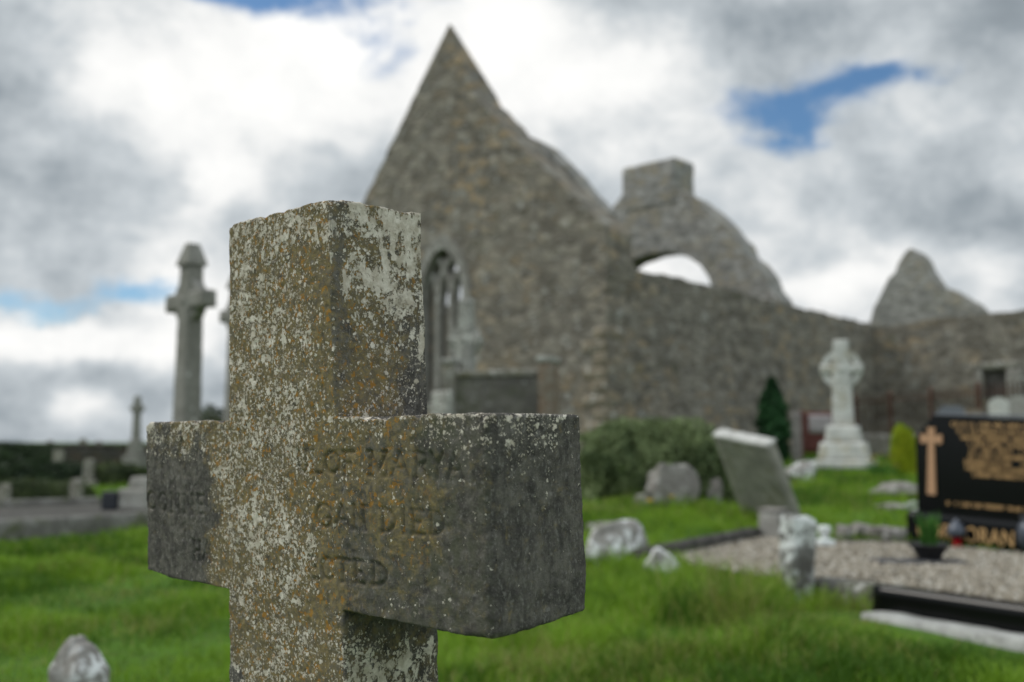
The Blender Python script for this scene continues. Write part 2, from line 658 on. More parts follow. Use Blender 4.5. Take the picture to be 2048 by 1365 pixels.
M['grass'] = leaf_mat('grass_blade', (.055, .130, .008), (.205, .345, .026), (.30, .26, .10), .3)
M['grass_dry'] = leaf_mat('grass_dry', (.10, .085, .028), (.26, .20, .09), None, .25)
M['ivy'] = leaf_mat('ivy_leaf', (.05, .082, .03), (.21, .265, .115), None, .2)
M['heath'] = leaf_mat('scrub_leaf', (.02, .035, .013), (.075, .10, .035), (.16, .10, .04), .2)
M['hedge'] = leaf_mat('dark_hedge_leaf', (.008, .020, .007), (.03, .055, .018), None, .15)
M['cypress'] = leaf_mat('cypress_spray', (.008, .034, .010), (.03, .105, .03), None, .15)
M['lime'] = leaf_mat('golden_conifer', (.22, .31, .012), (.46, .50, .02), None, .25)
M['plant'] = leaf_mat('pot_plant_leaf', (.03, .10, .015), (.085, .22, .04), None, .25)

m, n = material('turf_soil')
o_ = n.obj()
a = n.noise(o_, 1.3, 6, .62)
b = n.noise(o_, 14., 5, .6)
c_ = n.mix(n.step(a, .35, .68), (.045, .105, .012), (.085, .17, .022))
c_ = n.mix(n.math('MULTIPLY', n.step(b, .45, .7), .6), c_, (.055, .05, .02))
n.out(c_, .95, n.bump(b, .6, .03), .1)
M['turf'] = m
m, n = material('gravel_bed')
o_ = n.obj()
c_ = n.mix(n.noise(o_, 60, 3), (.15, .13, .10), (.28, .245, .20))
n.out(c_, .95, n.bump(n.vor(o_, 70.), .8, .012), .15)
M['gravel_bed'] = m
m, n = material('pebble')
t_ = n.attr('tint')
n.out(n.ramp(t_, [(0., (.12, .105, .08)), (.35, (.235, .205, .155)), (.7, (.325, .285, .225)), (1., (.52, .50, .45))]), .8, None, .25)
M['pebble'] = m

# ------------------------------------------------------------------ ground
ys = np.concatenate([np.linspace(-30, 0, 16)[:-1], np.linspace(0, 24, 150)[:-1], np.geomspace(24, 7000, 70)])
xs = np.concatenate([-np.geomspace(14, 6000, 40)[::-1][:-1], np.linspace(-14, 14, 150)[:-1], np.geomspace(14, 6000, 40)])
gx, gy = np.meshgrid(xs, ys, indexing='ij')
V = np.stack([gx.ravel(), gy.ravel(), ground_z(gx.ravel(), gy.ravel())], -1)
idx = np.arange(len(V)).reshape(gx.shape)
Q = np.stack([idx[:-1, :-1], idx[1:, :-1], idx[1:, 1:], idx[:-1, 1:]], -1).reshape(-1, 4)
g = mk('ground', V, [Q], M['turf'])
g['kind'] = 'structure'

# ------------------------------------------------------------------ the lichened cross in front
YAW = .7633
CX, CY, CW, CT = -.0183, 1.0, .7215, .1435
ZT, ZB, ZP = .0295, -.1929, .2901
U0, U1 = .2296, .4783
UM, HW = (U0 + U1) / 2, (U1 - U0) / 2
cu = np.array([math.cos(YAW), -math.sin(YAW), 0])      # along the face, left to right
cv = np.array([math.sin(YAW), math.cos(YAW), 0])       # into the stone
GRAVE = -YAW                                           # rotation of things that face as the graves do


def cross_local(px, py, u=None):
    "photo pixel on the front plane -> u,z"
    if u is None:
        p = onplane(px, py, (CX, CY, 0), cv)
    else:
        p = onplane(px, py, np.array([CX, CY, 0]) - (CW - u) * cu, cu)
    d = p - np.array([CX, CY, EYE])
    return CW + np.dot(d, cu), np.dot(d, cv), d[2]


GLY = {  # strokes in a unit box, (x0,y0,x1,y1,weight)
    'A': [(0, 0, .5, 1, .7), (.5, 1, 1, 0, 1), (.22, .36, .78, .36, .6)],
    'C': ('arc', .5, .5, .5, .5, 40, 320), 'O': ('arc', .5, .5, .5, .5, 0, 360), 'G': ('arc', .5, .5, .5, .5, 35, 345),
    'D': [(.12, 0, .12, 1, 1)], 'E': [(.15, 0, .15, 1, 1), (.1, 1, .9, 1, .6), (.1, .5, .7, .5, .6), (.1, 0, .95, 0, .6)],
    'F': [(.15, 0, .15, 1, 1), (.1, 1, .95, 1, .6), (.1, .52, .7, .52, .6)], 'H': [(.12, 0, .12, 1, 1), (.88, 0, .88, 1, 1), (.12, .5, .88, .5, .6)],
    'I': [(.5, 0, .5, 1, 1)], 'L': [(.2, 0, .2, 1, 1), (.1, 0, .95, 0, .7)],
    'M': [(.06, 0, .1, 1, .8), (.1, 1, .5, .15, 1), (.5, .15, .9, 1, .7), (.9, 1, .94, 0, 1)],
    'N': [(.1, 0, .1, 1, .7), (.1, 1, .9, 0, 1), (.9, 0, .9, 1, .7)], 'R': [(.12, 0, .12, 1, 1), (.4, .48, .95, 0, 1)],
    'T': [(.5, 0, .5, 1, 1), (0, 1, 1, 1, .7)], 'U': [(.1, .3, .1, 1, 1), (.9, .3, .9, 1, .8)], 'Y': [(0, 1, .5, .5, 1), (1, 1, .5, .5, .7), (.5, .5, .5, 0, 1)],
}


def arc(cx, cy, rx, ry, a0, a1, w_, k=12):
    t = np.radians(np.linspace(a0, a1, k + 1))
    x, y = cx + rx * np.cos(t), cy + ry * np.sin(t)
    return [(x[i], y[i], x[i + 1], y[i + 1], w_) for i in range(k)]


def glyph(ch):
    g_ = GLY[ch]
    if isinstance(g_, tuple):
        s = arc(*g_[1:], .9)
        if ch == 'G':
            s += [(.92, .42, .92, .1, 1), (.62, .42, .98, .42, .6)]
        return s
    s = list(g_)
    if ch == 'D':
        s += arc(.12, .5, .82, .5, -90, 90, .9)
    if ch == 'R':
        s += arc(.12, .74, .7, .26, -90, 90, .9, 8)
    if ch == 'U':
        s += arc(.5, .3, .4, .3, 180, 360, .9, 8)
    # serifs
    out = list(s)
    for x0, y0, x1, y1, w_ in g_:
        if abs(x0 - x1) < .06 and abs(y1 - y0) > .5:
            for yy in (min(y0, y1), max(y0, y1)):
                out.append((x0 - .12, yy, x0 + .12, yy, .5))
    return out


LETTERS = [  # char, left px, right px, top px, bottom px, depth
    ('U', 606, 628, 902, 945, .8), ('L', 634, 657, 903, 946, 1), ('O', 663, 692, 904, 947, 1), ('F', 698, 722, 904, 951, 1), ('M', 750, 787, 904, 952, 1.1),
    ('A', 794, 828, 905, 953, 1), ('R', 840, 868, 905, 955, .95), ('Y', 874, 897, 906, 957, .9), ('A', 906, 936, 907, 959, .7),
    ('G', 639, 671, 1009, 1054, 1), ('A', 678, 706, 1010, 1056, 1), ('N', 713, 739, 1011, 1059, 1.1), ('D', 771, 800, 1017, 1064, 1.1), ('I', 808, 822, 1018, 1065, 1),
    ('E', 829, 858, 1020, 1067, 1), ('D', 866, 895, 1022, 1068, 1), ('N', 983, 1008, 1018, 1060, .5),
    ('E', 618, 640, 1114, 1157, .7), ('C', 646, 670, 1116, 1160, .8), ('T', 672, 702, 1119, 1164, 1.15), ('E', 708, 732, 1122, 1167, 1.1), ('D', 745, 778, 1127, 1171, 1.2),
    ('C', 301, 319, 988, 1022, .9), ('O', 324, 340, 989, 1024, .9), ('N', 347, 366, 989, 1026, .9), ('N', 372, 392, 990, 1027, .9), ('E', 398, 414, 991, 1028, .8),
    ('H', 386, 402, 1082, 1121, 1.1), ('A', 406, 424, 1083, 1122, .9), ('A', 364, 384, 878, 910, .7)]
SEG = []
for ch, l, r, t, b, dep in LETTERS:
    ul, _, zb_ = cross_local(l, b)
    ur, _, zt_ = cross_local(r, t)
    zb_ = cross_local((l + r) / 2, b)[2]
    zt_ = cross_local((l + r) / 2, t)[2]
    for x0, y0, x1, y1, w_ in glyph(ch):
        SEG.append((ul + (ur - ul) * x0, zb_ + (zt_ - zb_) * y0, ul + (ur - ul) * x1, zb_ + (zt_ - zb_) * y1,   .0014 * w_ + .0006, dep * .0027))


def build_cross():
    st = .0019
    ul = np.concatenate([np.linspace(0, U0, int(U0 / st))[:-1], np.linspace(U0, U1, int((U1 - U0) / st))[:-1], np.linspace(U1, CW, int((CW - U1) / st))])
    zbase = -EYE - .25
    zl = np.concatenate([np.linspace(zbase, -.36, 40)[:-1], np.linspace(-.36, ZB, int((ZB + .36) / st))[:-1], np.linspace(ZB, ZT, int((ZT - ZB) / st))[:-1], np.linspace(ZT, ZP, int((ZP - ZT) / st))])
    vl = np.linspace(0, CT, int(CT / .0022))
    iu0, iu1 = np.argmin(abs(ul - U0)), np.argmin(abs(ul - U1))
    iz0, iz1 = np.argmin(abs(zl - ZB)), np.argmin(abs(zl - ZT))
    nu, nv, nz = len(ul) - 1, len(vl) - 1, len(zl) - 1
    cell = np.zeros((nu, nz), bool)
    cell[iu0:iu1, :] = True
    cell[:, iz0:iz1] = True
    Qs = []

    def key(i, j, k):
        return (i * (nv + 1) + j) * (nz + 1) + k
    ii, kk = np.nonzero(cell)
    for j, rev in ((0, False), (nv, True)):
        q = np.stack([key(ii, j, kk), key(ii + 1, j, kk), key(ii + 1, j, kk + 1), key(ii, j, kk + 1)], -1)
        Qs.append(q[:, ::-1] if rev else q)
    pad = np.pad(cell, 1)
    jj = np.arange(nv)
    for du, dz in ((1, 0), (-1, 0), (0, 1), (0, -1)):
        nb = pad[1 + du:1 + du + nu, 1 + dz:1 + dz + nz]
        i, k = np.nonzero(cell & ~nb)
        i, k = np.repeat(i, nv), np.repeat(k, nv)
        j = np.tile(jj, len(i) // nv)
        if du:
            i2 = i + (1 if du > 0 else 0)
            q = np.stack([key(i2, j, k), key(i2, j + 1, k), key(i2, j + 1, k + 1), key(i2, j, k + 1)], -1)
            Qs.append(q if du > 0 else q[:, ::-1])
        else:
            k2 = k + (1 if dz > 0 else 0)
            q = np.stack([key(i, j, k2), key(i + 1, j, k2), key(i + 1, j + 1, k2), key(i, j + 1, k2)], -1)
            Qs.append(q if dz > 0 else q[:, ::-1])
    Q = np.concatenate(Qs)
    K, inv = np.unique(Q, return_inverse=True)
    Q = inv.reshape(Q.shape)
    k = K % (nz + 1)
    j = (K // (nz + 1)) % (nv + 1)
    i = K // ((nz + 1) * (nv + 1))
    P = np.stack([ul[i], vl[j], zl[k]], -1)
    P0 = P.copy()
    # worn arrises: the bar and the post are each a rounded block
    bar = (P[:, 2] >= ZB - 1e-6) & (P[:, 2] <= ZT + 1e-6)
    lo = np.where(bar[:, None], [[0, 0, ZB]], [[U0, 0, zbase]])
    hi = np.where(bar[:, None], [[CW, CT, ZT]], [[U1, CT, ZP]])
    lo[:, 2] = np.where(bar & (P[:, 0] > U0 + 1e-6) & (P[:, 0] < U1 - 1e-6), -9, lo[:, 2])
    hi[:, 2] = np.where(bar & (P[:, 0] > U0 + 1e-6) & (P[:, 0] < U1 - 1e-6), 9, hi[:, 2])
    r = .0018 + .0022 * np.clip(fbm(P, 26, 3, 4) + .1, 0, 1.5)
    r = r + .006 * sstep(CW - .05, CW, P[:, 0]) * sstep(.05, .0, P[:, 1]) * sstep(ZT, ZT - .05, P[:, 2])
    r = r + .006 * sstep(ZP - .02, ZP, P[:, 2]) * sstep(U1 - .05, U1, P[:, 0]) * sstep(.05, 0, P[:, 1])
    r = (r + .002 * (bar & (P[:, 2] < ZB + .02)) * sstep(CW - .2, CW, P[:, 0]))[:, None]
    q = np.clip(P, lo + r, hi - r)
    d = P - q
    L = np.linalg.norm(d, axis=1, keepdims=True)
    P = np.where(L > 1e-9, q + r * d / np.maximum(L, 1e-9), P)
    nrm = d / np.maximum(L, 1e-9)
    # weathering
    P = P + nrm * (.0011 * fbm(P0, 14, 3, 1) + .00055 * fbm(P0, 150, 3, 2) - .0016 * np.clip(vnoise(P0, 210, 9) - .45, 0, 1))[:, None]
    # chips along the top arrises of bar and post
    chip = np.clip(fbm(P0, 34, 3, 12) - .35, 0, 1)
    topd = np.minimum(np.abs(P0[:, 2] - ZP), np.where(bar, np.abs(P0[:, 2] - ZT), 9))
    P[:, 2] -= .005 * chip * sstep(.014, 0, topd)
    # inscription
    fr = np.nonzero((P0[:, 1] < 1e-6) & bar)[0]
    x, z = P0[fr, 0], P0[fr, 2]
    cut = np.zeros(len(fr))
    wear = .55 + .55 * np.clip(.5 + .8 * vnoise(P0[fr], 30, 21), 0, 1)
    for x0, z0, x1, z1, hw_, dep in SEG:
        bx = (x > min(x0, x1) - .007) & (x < max(x0, x1) + .007) & (z > min(z0, z1) - .007) & (z < max(z0, z1) + .007)
        s_ = np.nonzero(bx)[0]
        if not len(s_):
            continue
        dx, dz = x1 - x0, z1 - z0
        t = np.clip(((x[s_] - x0) * dx + (z[s_] - z0) * dz) / (dx * dx + dz * dz + 1e-12), 0, 1)
        dist = np.hypot(x[s_] - x0 - t * dx, z[s_] - z0 - t * dz)
        cut[s_] = np.maximum(cut[s_], dep * (1 - sstep(hw_ * .35, hw_ + .0016, dist)))
    P[fr, 1] += cut * wear
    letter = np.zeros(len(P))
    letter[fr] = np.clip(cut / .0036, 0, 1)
    # the shaft tapers, the end of the right arm is broken back underneath
    h = P[:, 2] - ZB
    s_ = 1 - .186 * h
    du = P[:, 0] - UM
    inner = np.abs(P0[:, 0] - UM) <= HW + 1e-6
    fall = np.clip(1 - (np.abs(P0[:, 0] - UM) - HW) / .2, 0, 1)
    P[:, 0] = np.where(inner, UM + du * s_, P[:, 0] + np.sign(du) * HW * (s_ - 1) * fall)
    low = bar * sstep(ZT, ZB, P0[:, 2])
    P[:, 2] += low * sstep(U1, CW, P0[:, 0]) * (.013 * P0[:, 1] / CT - .002)
    P[:, 2] += low * .005 * sstep(.1, 0., P0[:, 0])
    P[:, 2] += .004 * sstep(ZP - .05, ZP, P0[:, 2]) * P0[:, 1] / CT
    P[:, 1] -= .0453 * h
    # ---- growth maps
    u, v, z = P0.T
    front = v < .004
    end = u > CW - .004
    rside = inner & (u > U1 - .004) & ~bar
    nz_ = fbm(P0, 10, 4, 31)
    wl = np.zeros(len(P))
    oc = np.zeros(len(P))
    pf = sstep(U0 - .075, U0 - .01, u + .10 * nz_) * (1 - sstep(UM + .035, UM + .085, u + .10 * nz_))       # the lichened centre strip
    pf_up = sstep(U0 - .02, U0, u) * (.25 + .75 * sstep(U1 - .01, U1 - .10, u + .03 * nz_)) * sstep(ZT - .01, ZT + .04, z)
    wl = np.where(front, np.maximum(1.1 * pf, 1.05 * pf_up), wl)
    wl = np.where(front, np.maximum(wl, .30 * sstep(.62, .40, u) * (u > UM) * sstep(ZB - .01, ZT, z) + .12 * (u > UM)), wl)
    wl = np.where(front & (u < U0), np.maximum(wl, .9 * sstep(ZT - .075, ZT - .005, z + .02 * nz_)), wl)
    wl = np.where(front & (u > U1), np.maximum(wl, .62 * sstep(ZT - .05, ZT, z + .015 * nz_)), wl)
    wl = np.where(front & (z < ZB), .85 - .2 * sstep(UM, U1, u), wl)
    wl = np.where(end, .05 + .75 * sstep(ZT - .09, ZT, z + .05 * vnoise(P0 * [1, 1, .25], 45, 8)), wl)
    up = sstep(ZT + .02, ZP - .04, z + .03 * nz_)
    wl = np.where(rside & (z > 0), .55 + .75 * up * sstep(.0, .05, v) + .25 * sstep(.02, .06, v) * sstep(ZT + .02, ZT + .1, z) - .25 * sstep(.09, CT, v) * (1 - up), wl)
    wl = np.where(rside & (z < 0), .98 * sstep(ZB - .005, ZB - .075, z + .25 * (v - .05)), wl)
    wl = np.where(bar & (z > ZT - .004), .95, wl)
    wl = np.where(z > ZP - .003, .95, wl)
    big = np.where(rside, np.where(z > 0, up * sstep(.0, .05, v), .75 * sstep(ZB - .02, ZB - .09, z)), 0)
    big = np.where(front & (z > ZP - .08), .25, big)
    oc = np.where(front, .95 * sstep(U0 - .09, U0 - .01, u + .10 * nz_) * (1 - .80 * sstep(U1 + .0, CW, u + .08 * nz_)), oc)
    oc = np.where(front & (u < U0), np.maximum(oc, .45 * sstep(ZT - .1, ZT, z)), oc)
    oc = np.where(front, oc * (1 - sstep(U1 - .06, U1 + .12, u) * .40 * sstep(ZT - .05, ZB, z)), oc)
    oc = np.where(rside & (z > 0), 1.0 - .85 * sstep(.025, .11, v + .05 * nz_) * (1 - .7 * up) - .45 * sstep(.026, .004, v + .04 * nz_), oc)
    oc = np.where(rside & (z < 0), .45, oc)
    oc = np.where(end, .07, oc)
    grn = np.where(front, sstep(UM, CW - .02, u) * sstep(CW + .08, CW - .1, u), 0)
    return P, Q, dict(wl=wl, oc=oc, big=big, grn=grn, letter=letter)


P, Q, AT = build_cross()
m, n = material('lichened_limestone')
o_ = n.obj()
wl, oc, big, grn, let = n.attr('wl'), n.attr('oc'), n.attr('big'), n.attr('grn'), n.attr('letter')
sx = n.vmath('MULTIPLY', o_, (1., 1., 1.05))       # growth drawn out a little down the face
streak = n.noise(n.vmath('MULTIPLY', o_, (1, 1, .22)), 90, 5, .6)
grain = n.noise(o_, 420, 4, .7)
grit = n.noise(o_, 900, 2, .6)
mott = n.noise(o_, 42, 6, .68)
base = n.mix(n.step(mott, .35, .68), (.060, .055, .050), (.155, .143, .124))
base = n.mix(n.math('MULTIPLY', n.step(streak, .42, .7), .55), base, (.036, .034, .034))
base = n.mix(n.math('MULTIPLY', n.step(grain, .5, .75), .45), base, (.24, .23, .21))
base = n.mix(n.math('MULTIPLY', n.step(grit, .52, .8), .5), base, (.03, .028, .027))
spk = n.step(n.noise(n.vmath('MULTIPLY', o_, (1, 1, .6)), 210, 4, .7), .54, .66)
base = n.mix(n.math('MULTIPLY', spk, .65), base, (.215, .205, .188))
base = n.mix(n.math('MULTIPLY', grn, n.step(n.noise(sx, 55, 5, .65), .40, .62)), base, (.092, .092, .066))
# olive-ochre film
of = n.noise(sx, 70, 7, .70, .3)
ofm = n.step(n.math('ADD', of, n.math('MULTIPLY', oc, .32)), .56, .84)
occ = n.mix(n.step(n.noise(o_, 150, 4, .65), .38, .66), (.150, .122, .068), (.285, .215, .088))
occ = n.mix(n.math('MULTIPLY', n.step(n.noise(o_, 330, 4, .7), .46, .68), .6), occ, (.165, .155, .125))
col = n.mix(n.math('MULTIPLY', ofm, .80), base, occ)
# orange rosettes
og = n.math('MULTIPLY', n.step(n.noise(o_, 120, 5, .6, .4), .572, .615), n.step(oc, .35, .85))
col = n.mix(n.math('MULTIPLY', og, .85), col, n.mix(n.noise(o_, 260, 3), (.30, .125, .02), (.36, .21, .045)))
# grey-white crusts: round flecks in two sizes, blotches, and broad sheets
clus = n.step(n.noise(sx, 22, 6, .68, .4), .34, .64)
dens = n.math('MULTIPLY', wl, n.math('MULTIPLY_ADD', clus, .85, .18))
wig = n.vmath('SCALE', n.vmath('SUBTRACT', n.noise(o_, 300, 4, .65, col=True), (.5, .5, .5)), .0075)


def flecks(scale, lim, gain, r0):
    v_ = n.vmath('ADD', sx, wig)
    d_ = n.vor(v_, scale, 'F1', 'Distance')
    c1, c2, _ = n.sep(n.vor(v_, scale, 'F1', 'Color'))
    there = n.step(n.math('MULTIPLY_ADD', dens, gain, n.math('SUBTRACT', lim, c1)), 0., .02)
    return n.math('MULTIPLY', there, n.step(n.math('SUBTRACT', n.math('MULTIPLY_ADD', c2, .32, r0), d_), 0., .06))


fk1 = flecks(330., -.02, .72, .28)
fk2 = flecks(200., -.03, .58, .27)
fk3 = flecks(84., -.05, .28, .22)
fk4 = n.math('MULTIPLY', flecks(62., -.35, 1.0, .26), n.step(oc, .9, .3))
bl = n.noise(sx, 125, 7, .68, .3)
f2 = n.step(n.math('ADD', bl, n.math('MULTIPLY', dens, .135)), .655, .675)
sh = n.noise(n.vmath('MULTIPLY', o_, (1, 1, .5)), 52, 8, .70, .3)
f4 = n.step(n.math('ADD', sh, n.math('MULTIPLY', big, .115)), .612, .628)
f4 = n.math('MULTIPLY', f4, n.step(big, .03, .12))
white = n.math('MAXIMUM', n.math('MAXIMUM', n.math('MULTIPLY', fk1, .85), fk2), n.math('MAXIMUM', n.math('MAXIMUM', f2, fk3), n.math('MAXIMUM', fk4, f4)))
white = n.math('MULTIPLY', white, n.math('SUBTRACT', 1., n.math('MULTIPLY', n.step(grain, .60, .70), .55)))
wc = n.mix(n.step(n.noise(o_, 75, 5, .6), .35, .65), (.47, .415, .335), (.69, .635, .55))
wc = n.mix(n.math('MULTIPLY', n.step(n.noise(o_, 500, 3, .7), .5, .72), .45), wc, (.35, .315, .26))
col = n.mix(white, col, wc)
# black pits
pit = n.math('MULTIPLY', n.step(n.noise(o_, 230, 3, .6), .69, .72), .85)
col = n.mix(pit, col, (.018, .017, .016))
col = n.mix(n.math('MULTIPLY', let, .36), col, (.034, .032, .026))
hgt = n.math('ADD', n.math('MULTIPLY', white, .8), n.math('ADD', n.math('MULTIPLY', grain, .9), n.math('MULTIPLY', mott, .5)))
hgt = n.math('MULTIPLY_ADD', grit, .5, hgt)
n.out(col, .95, n.bump(hgt, .85, .0014), .12)
M['cross'] = m
base_xy = np.array([CX, CY, 0]) - (CW - UM) * cu + CT / 2 * cv
Pl = P - np.array([UM, CT / 2, -EYE])
cross = mk('stone_cross', Pl, [Q], M['cross'], attrs=AT, loc=base_xy)
cross.rotation_euler = (0, 0, GRAVE)
tag(cross, 'large lichen-covered stone cross with worn carved inscription standing nearest in the foreground', 'gravestone')

# ------------------------------------------------------------------ church ruin
exec_order = None
CH = 18.7
ch_o = np.array([.0959 * CH, CH, 0])
ch_r = math.atan2(.745, .667)
ca, sa = math.cos(ch_r), math.sin(ch_r)
cX, cY = np.array([ca, sa, 0]), np.array([-sa, ca, 0])
church = thing('church_ruin', 'roofless rubble stone church ruin with a steep gable, traceried window and arched bell gable', 'church', ch_o, ch_r)


def on_x(xl, pts):
    out = []
    for px, py in pts:
        d = onplane(px, py, ch_o + xl * cX, cX) - ch_o
        out.append((np.dot(d, cY), d[2]))
    return out


def on_y(yl, pts):
    out = []
    for px, py in pts:
        d = onplane(px, py, ch_o + yl * cY, cY) - ch_o
        out.append((np.dot(d, cX), d[2]))
    return out


def masonry(name, outline, holes, depth, axis, shift, mt, jitter=.05, seed=0, parent=church, step=.3):
    V, T, Qd = prism(outline, holes, depth, axis, jitter, seed, step)
    V = V + np.array(shift)
    o = mk(name, V, [T, Qd], mt, parent, smooth=False)
    return fix_normals(o)


# gable wall
gp = on_x(0, [(1205, 446), (1135, 380), (1024, 276), (950, 196), (939, 172), (837, 176), (812, 228), (725, 408), (655, 556)])
GW = 8.5
winc = on_x(0, [(884, 492)])[0]
wy, wz = winc
sill, spring, wh = 1.9, wz - 1.25, .72


def pointed(c, hw, spring, apex, sill, k=8):
    pts = [(c - hw, sill), (c - hw, spring)]
    for i in range(1, k):
        t = i / k
        pts.append((c - hw * math.cos(t * math.pi / 2) ** 1.15, spring + (apex - spring) * math.sin(t * math.pi / 2) ** .95 * (.93 + .07 * t)))
    pts.append((c, apex))
    return pts + [(2 * c - p[0], p[1]) for p in pts[:-1]][::-1]


hole = pointed(wy, wh, spring, wz, sill)
outline = [(0, -.3), (0, gp[0][1] - .15)] + gp + [(GW, gp[-1][1] - .35), (GW, -.3)]
masonry('gable_wall', outline, [hole], .85, 'x', (0, 0, 0), M['rubble'], .035, 1)
# pale capping strip along the back edge of the right slope
bp = on_x(.87, [(1212, 424), (1150, 352), (1092, 291), (1060, 274), (1040, 276), (1100, 350), (1190, 440)])
masonry('gable_coping', bp, [], .4, 'x', (.87, 0, 0), M['rubble_pale'], .02, 2)
# apex slabs
ap = on_x(0, [(940, 171.5), (836, 175.5)])
tip = on_x(.03, [(900, 46)])[0]
zb1, zb2 = ap[0][1], ap[1][1]
base_ = [(-.003, ap[0][0] - .01, zb1 - .03), (-.003, ap[1][0] + .01, zb2 - .03), (.855, ap[1][0] + .01, zb2 - .03), (.855, ap[0][0] - .01, zb1 - .03)]
lv = []
for t in np.linspace(0, .97, 12):
    wob_ = .012 * math.sin(t * 37)
    for b_ in base_:
        tp_ = np.array([.03, tip[0], tip[1]])
        lv.append(np.array(b_) * (1 - t) + tp_ * t + np.array([0, wob_ * (1 - t), 0]))
lv = np.array(lv)
Qa = [quad_ring(np.arange(4) + i * 4, np.arange(4) + (i + 1) * 4) for i in range(11)]
Qa.append(np.array([[44, 45, 46, 47]]))
Qa.append(np.array([[3, 2, 1, 0]]))
fix_normals(mk('apex_capstone', lv, [np.concatenate(Qa)], M['rubble'], church, smooth=False))
# window: moulded frame, mullions and crossing tracery
fo = pointed(wy, wh + .17, spring, wz + .24, sill - .1)
fi = pointed(wy, wh - .05, spring, wz - .06, sill)
frame = masonry('window_frame', fo, [fi], .32, 'x', (-.035, 0, 0), M['dressed'], .0, 4, step=0)


def bar_path(pts, wd, dp, x0):
    Vs, Qs, o = [], [], 0
    pts = np.array(pts)
    for a, b in zip(pts[:-1], pts[1:]):
        d = (b - a) / np.linalg.norm(b - a)
        nn = np.array([-d[1], d[0]]) * wd / 2
        a2, b2 = a - d * wd * .2, b + d * wd * .2
        c = [a2 - nn, b2 - nn, b2 + nn, a2 + nn]
        V = np.array([(x0, p[0], p[1]) for p in c] + [(x0 + dp, p[0], p[1]) for p in c])
        Qs.append(np.array([[0, 3, 2, 1], [4, 5, 6, 7], [0, 1, 5, 4], [1, 2, 6, 5], [2, 3, 7, 6], [3, 0, 4, 7]]) + o)
        Vs.append(V)
        o += 8
    return np.concatenate(Vs), np.concatenate(Qs)


hw = wh - .05
for k, yy in enumerate((wy - hw / 3, wy + hw / 3)):
    V, Qm = bar_path([(yy, sill), (yy, spring)], .13, .2, .06)
    mk('mullion', V, [Qm], M['dressed'], frame, smooth=False)
for sgn in (1, -1):
    for s0 in (-1 / 3, 1 / 3):
        pts = []
        for t in np.linspace(0, 1, 9):
            a_ = t * math.pi / 2 * .92
            pts.append((wy + sgn * (hw * s0 * 1 + (hw * 1.55) * (1 - math.cos(a_))), spring + (wz - spring) * .98 * math.sin(a_)))
        pts = [p for p in pts if abs(p[0] - wy) < hw * max(0.02, math.cos(min(1, max(0, (p[1] - spring) / (wz - spring))) * math.pi / 2 * .97)) + .02]
        if len(pts) > 1:
            V, Qm = bar_path(pts, .12, .19, .064 + .004 * (s0 > 0) + .002 * sgn)
            mk('tracery_bar', V, [Qm], M['dressed'], frame, smooth=False)
# quoins at the near corner
qp = []
zq = .1
for k in range(12):
    hq = .24 + .08 * random.random()
    lx, ly = (.55, .32) if k % 2 else (.32, .6)
    qp.append(rbox((-.008, -.034 + .03, zq), (lx, ly, zq + hq - .004), .12, .006, .002, 5, k))
    zq += hq
Vq, Qq = join(qp)
mk('quoin_stones', Vq, [Qq], M['quoin'], church)
# side wall
sp = on_y(0, [(1216, 446), (1232, 482), (1250, 512), (1277, 540), (1345, 553), (1420, 571), (1500, 592), (1590, 612), (1660, 630), (1748, 650)])
sp[0] = (.05, sp[0][1])
LX = sp[-1][0]
masonry('side_wall', [(.05, -.3)] + sp + [(LX, -.3)], [], .85, 'y', (.86 - .86, .03, 0), M['rubble_wall'], .05, 5)
# far side wall, seen only through the window
masonry('side_wall', [(.9, -.3), (.9, 4.6), (12, 4.7), (20, 4.4), (20, -.3)], [], .85, 'y', (0, GW - .9, 0), M['rubble_wall'], .05, 6)
# bell gable with the wide arch
XB = 7.6
b_out = on_x(XB, [(1570, 640), (1556, 600), (1520, 538), (1450, 452), (1400, 402), (1352, 372), (1250, 384), (1228, 412), (1205, 432), (1150, 490), (1090, 560), (1060, 640)])
arc_c = on_x(XB, [(1205, 640), (1215, 580), (1238, 540), (1262, 520), (1300, 507), (1335, 503), (1372, 512), (1400, 530), (1418, 556), (1428, 600), (1430, 640)])
zlow = 2.2
arch = [(arc_c[0][0], zlow)] + arc_c + [(arc_c[-1][0], zlow)]
bo = [(b_out[0][0], zlow - 1)] + b_out + [(b_out[-1][0], zlow - 1)]
masonry('bell_gable', bo, [arch], .75, 'x', (XB, 0, 0), M['rubble_pale'], .06, 7)
bc = on_x(XB, [(1250, 338), (1350, 314), (1352, 400), (1250, 400)])
y1, y0 = bc[0][0], bc[1][0]
V, Qb = rbox((XB - .02, y0, bc[2][1] - .1), (XB + .95, y1 + .1, bc[1][1]), .1, .025, .02, 2.5, 8)
top = bc[1][1]
mk('bellcote', V, [Qb], M['rubble_pale'], church)
# ruined far gable
XW = 22.
w_out = on_x(XW, [(1740, 660), (1745, 625), (1768, 575), (1797, 525), (1812, 503), (1822, 497), (1836, 508), (1862, 548), (1880, 572), (1905, 582), (1935, 596), (1962, 618), (1985, 660)])
masonry('far_gable', [(w_out[0][0], 1)] + w_out + [(w_out[-1][0], 1)], [], .8, 'x', (XW, 0, 0), M['rubble_pale'], .09, 9)
